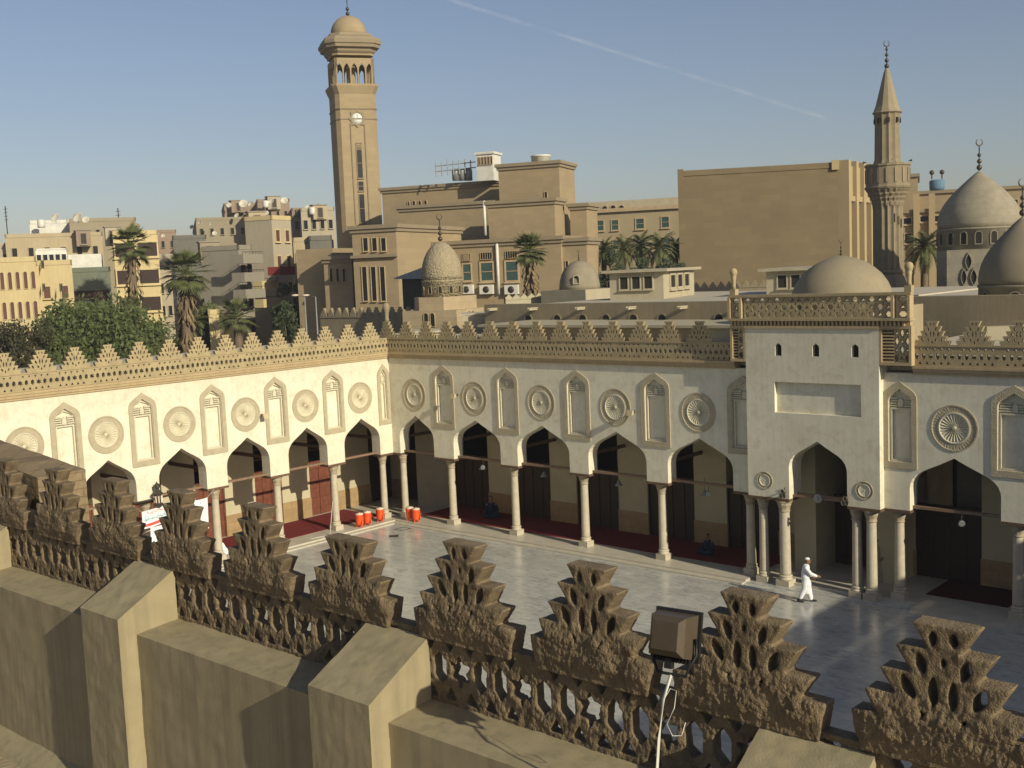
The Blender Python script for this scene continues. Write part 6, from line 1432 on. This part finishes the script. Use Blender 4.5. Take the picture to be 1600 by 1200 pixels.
# street lamps
for (px,yt,D,lab) in [(476,462,98,'left street lamp of the pair before the office building'),(493,462,96,'right street lamp of the pair before the office building')]:
    p=at(px,yt,D); t=thing('street_lamp',lab,'street lamp',(p.x,p.y,0),'street lamps beyond the mosque'); e=unit(-100)
    mb=MB(); mb.tube([(p.x,p.y,-0.3),(p.x,p.y,p.z-0.1),(p.x+e.x*0.9,p.y+e.y*0.9,p.z+0.05)],[0.09,0.06,0.04],6); mb.build('pole',m_grey,t)
    mb=MB(); mb.sphere((p.x+e.x*1.1,p.y+e.y*1.1,p.z+0.05),0.3,10,6,sc=(1.2,1.2,0.35)); mb.build('lamp_head',m_lid,t)
# white minibus in the street, glimpsed between the merlons
v_=at(330,527,138); t=thing('minibus','white minibus parked in the street, seen above the left crenellations','minibus',(v_.x,v_.y,0)); e=unit(122); n=Vector((e.y,-e.x,0)); b0=Vector((v_.x,v_.y,v_.z-1.1))
T=lambda v:b0+e*v.x+n*v.y+Vector((0,0,v.z))
mb=MB(); mb.merge(plate([[(-2.2,0.35),(-2.2,1.95),(-2.0,2.15),(1.3,2.15),(1.9,1.35),(2.3,1.15),(2.35,0.35)]],1.7,0.0),lambda v:T(Vector((v.x,v.z-0.85,v.y)))); mb.build('body',m_white,t)
mb=MB(); mb.box((-1.9,0.852,1.25),(1.2,0.87,1.85),0,T); mb.box((-1.9,-0.87,1.25),(1.2,-0.852,1.85),0,T); mb.hexa([T(Vector(q)) for q in [(1.95,-0.75,1.36),(1.95,0.75,1.36),(1.40,0.75,2.06),(1.40,-0.75,2.06)]],[T(Vector(q)) for q in [(1.99,-0.75,1.39),(1.99,0.75,1.39),(1.44,0.75,2.09),(1.44,-0.75,2.09)]]); mb.build('window',m_glass,t)
for (x,y) in ((-1.4,-0.8),(-1.4,0.8),(1.4,-0.8),(1.4,0.8)):
    mb=MB(); mb.lathe([(0.2,-0.1),(0.34,-0.1),(0.34,0.1),(0.2,0.1)],14,T=lambda v:T(Vector((x+v.x,y+v.z,0.34+v.y)))) if False else mb.tube([T(Vector((x,y-0.1,0.34))),T(Vector((x,y+0.1,0.34)))],0.34,14); mb.build('wheel',m_black,t)
mb=MB(); mb.add([g2(250,540,115),g2(520,540,110),g2(520,520,150),g2(250,520,150)],[(0,1,2,3)]); 
o=mb.build('street_slab',m_road); struct(o); o.name='pavement'; o.location.z=0.02
# platform that carries the minibus street level
mb=MB(); q=T(Vector((0,0,0))); mb.box((q.x-9,q.y-9,-0.3),(q.x+9,q.y+9,q.z)); struct(mb.build('raised_road',m_road))

# ---- contrail
P0=at(640,-20,3000); P1=at(1290,184.5,3450); n=40; pts=[P0.lerp(P1,k/n)+Vector((0,0,0)) for k in range(n+1)]
mc=bpy.data.materials.new('contrail_vapour'); mc.use_nodes=True; nt=mc.node_tree; b=nt.nodes['Principled BSDF']; b.inputs['Base Color'].default_value=(0.9,0.92,0.95,1); b.inputs['Roughness'].default_value=1
g_=nt.nodes.new('ShaderNodeNewGeometry'); n_=nt.nodes.new('ShaderNodeTexNoise'); n_.inputs['Scale'].default_value=0.012; n_.inputs['Detail'].default_value=4; nt.links.new(g_.outputs['Position'],n_.inputs['Vector'])
mr_=nt.nodes.new('ShaderNodeMapRange'); mr_.inputs['From Min'].default_value=0.35; mr_.inputs['From Max'].default_value=0.7; mr_.inputs['To Min'].default_value=0.004; mr_.inputs['To Max'].default_value=0.05; nt.links.new(n_.outputs['Fac'],mr_.inputs['Value']); nt.links.new(mr_.outputs[0],b.inputs['Alpha'])
mb=MB(); mb.tube(pts,[5.5+2.0*math.sin(k*1.7)*0.4 for k in range(n+1)],12); tag(mb.build('contrail',mc),'faint straight white aircraft trail slanting across the blue sky','contrail')
print('objects',len(bpy.data.objects))

# ---- thin city haze
mb=MB(); mb.box((-330,-75,-2.0),(75,330,90.0)); hz=mb.build('haze',None) if False else None
m_h=bpy.data.materials.new('haze_air'); m_h.use_nodes=True; nt=m_h.node_tree
for n in list(nt.nodes):
    if n.type=='BSDF_PRINCIPLED': nt.nodes.remove(n)
pv=nt.nodes.new('ShaderNodeVolumePrincipled'); pv.inputs['Color'].default_value=(0.82,0.86,0.92,1); pv.inputs['Density'].default_value=0.00042; pv.inputs['Anisotropy'].default_value=0.2
nt.links.new(pv.outputs[0],nt.nodes['Material Output'].inputs['Volume'])
mb=MB(); mb.box((-330,-75,-1.5),(75,330,70.0)); hz=mb.build('haze',m_h); hz['kind']='stuff'
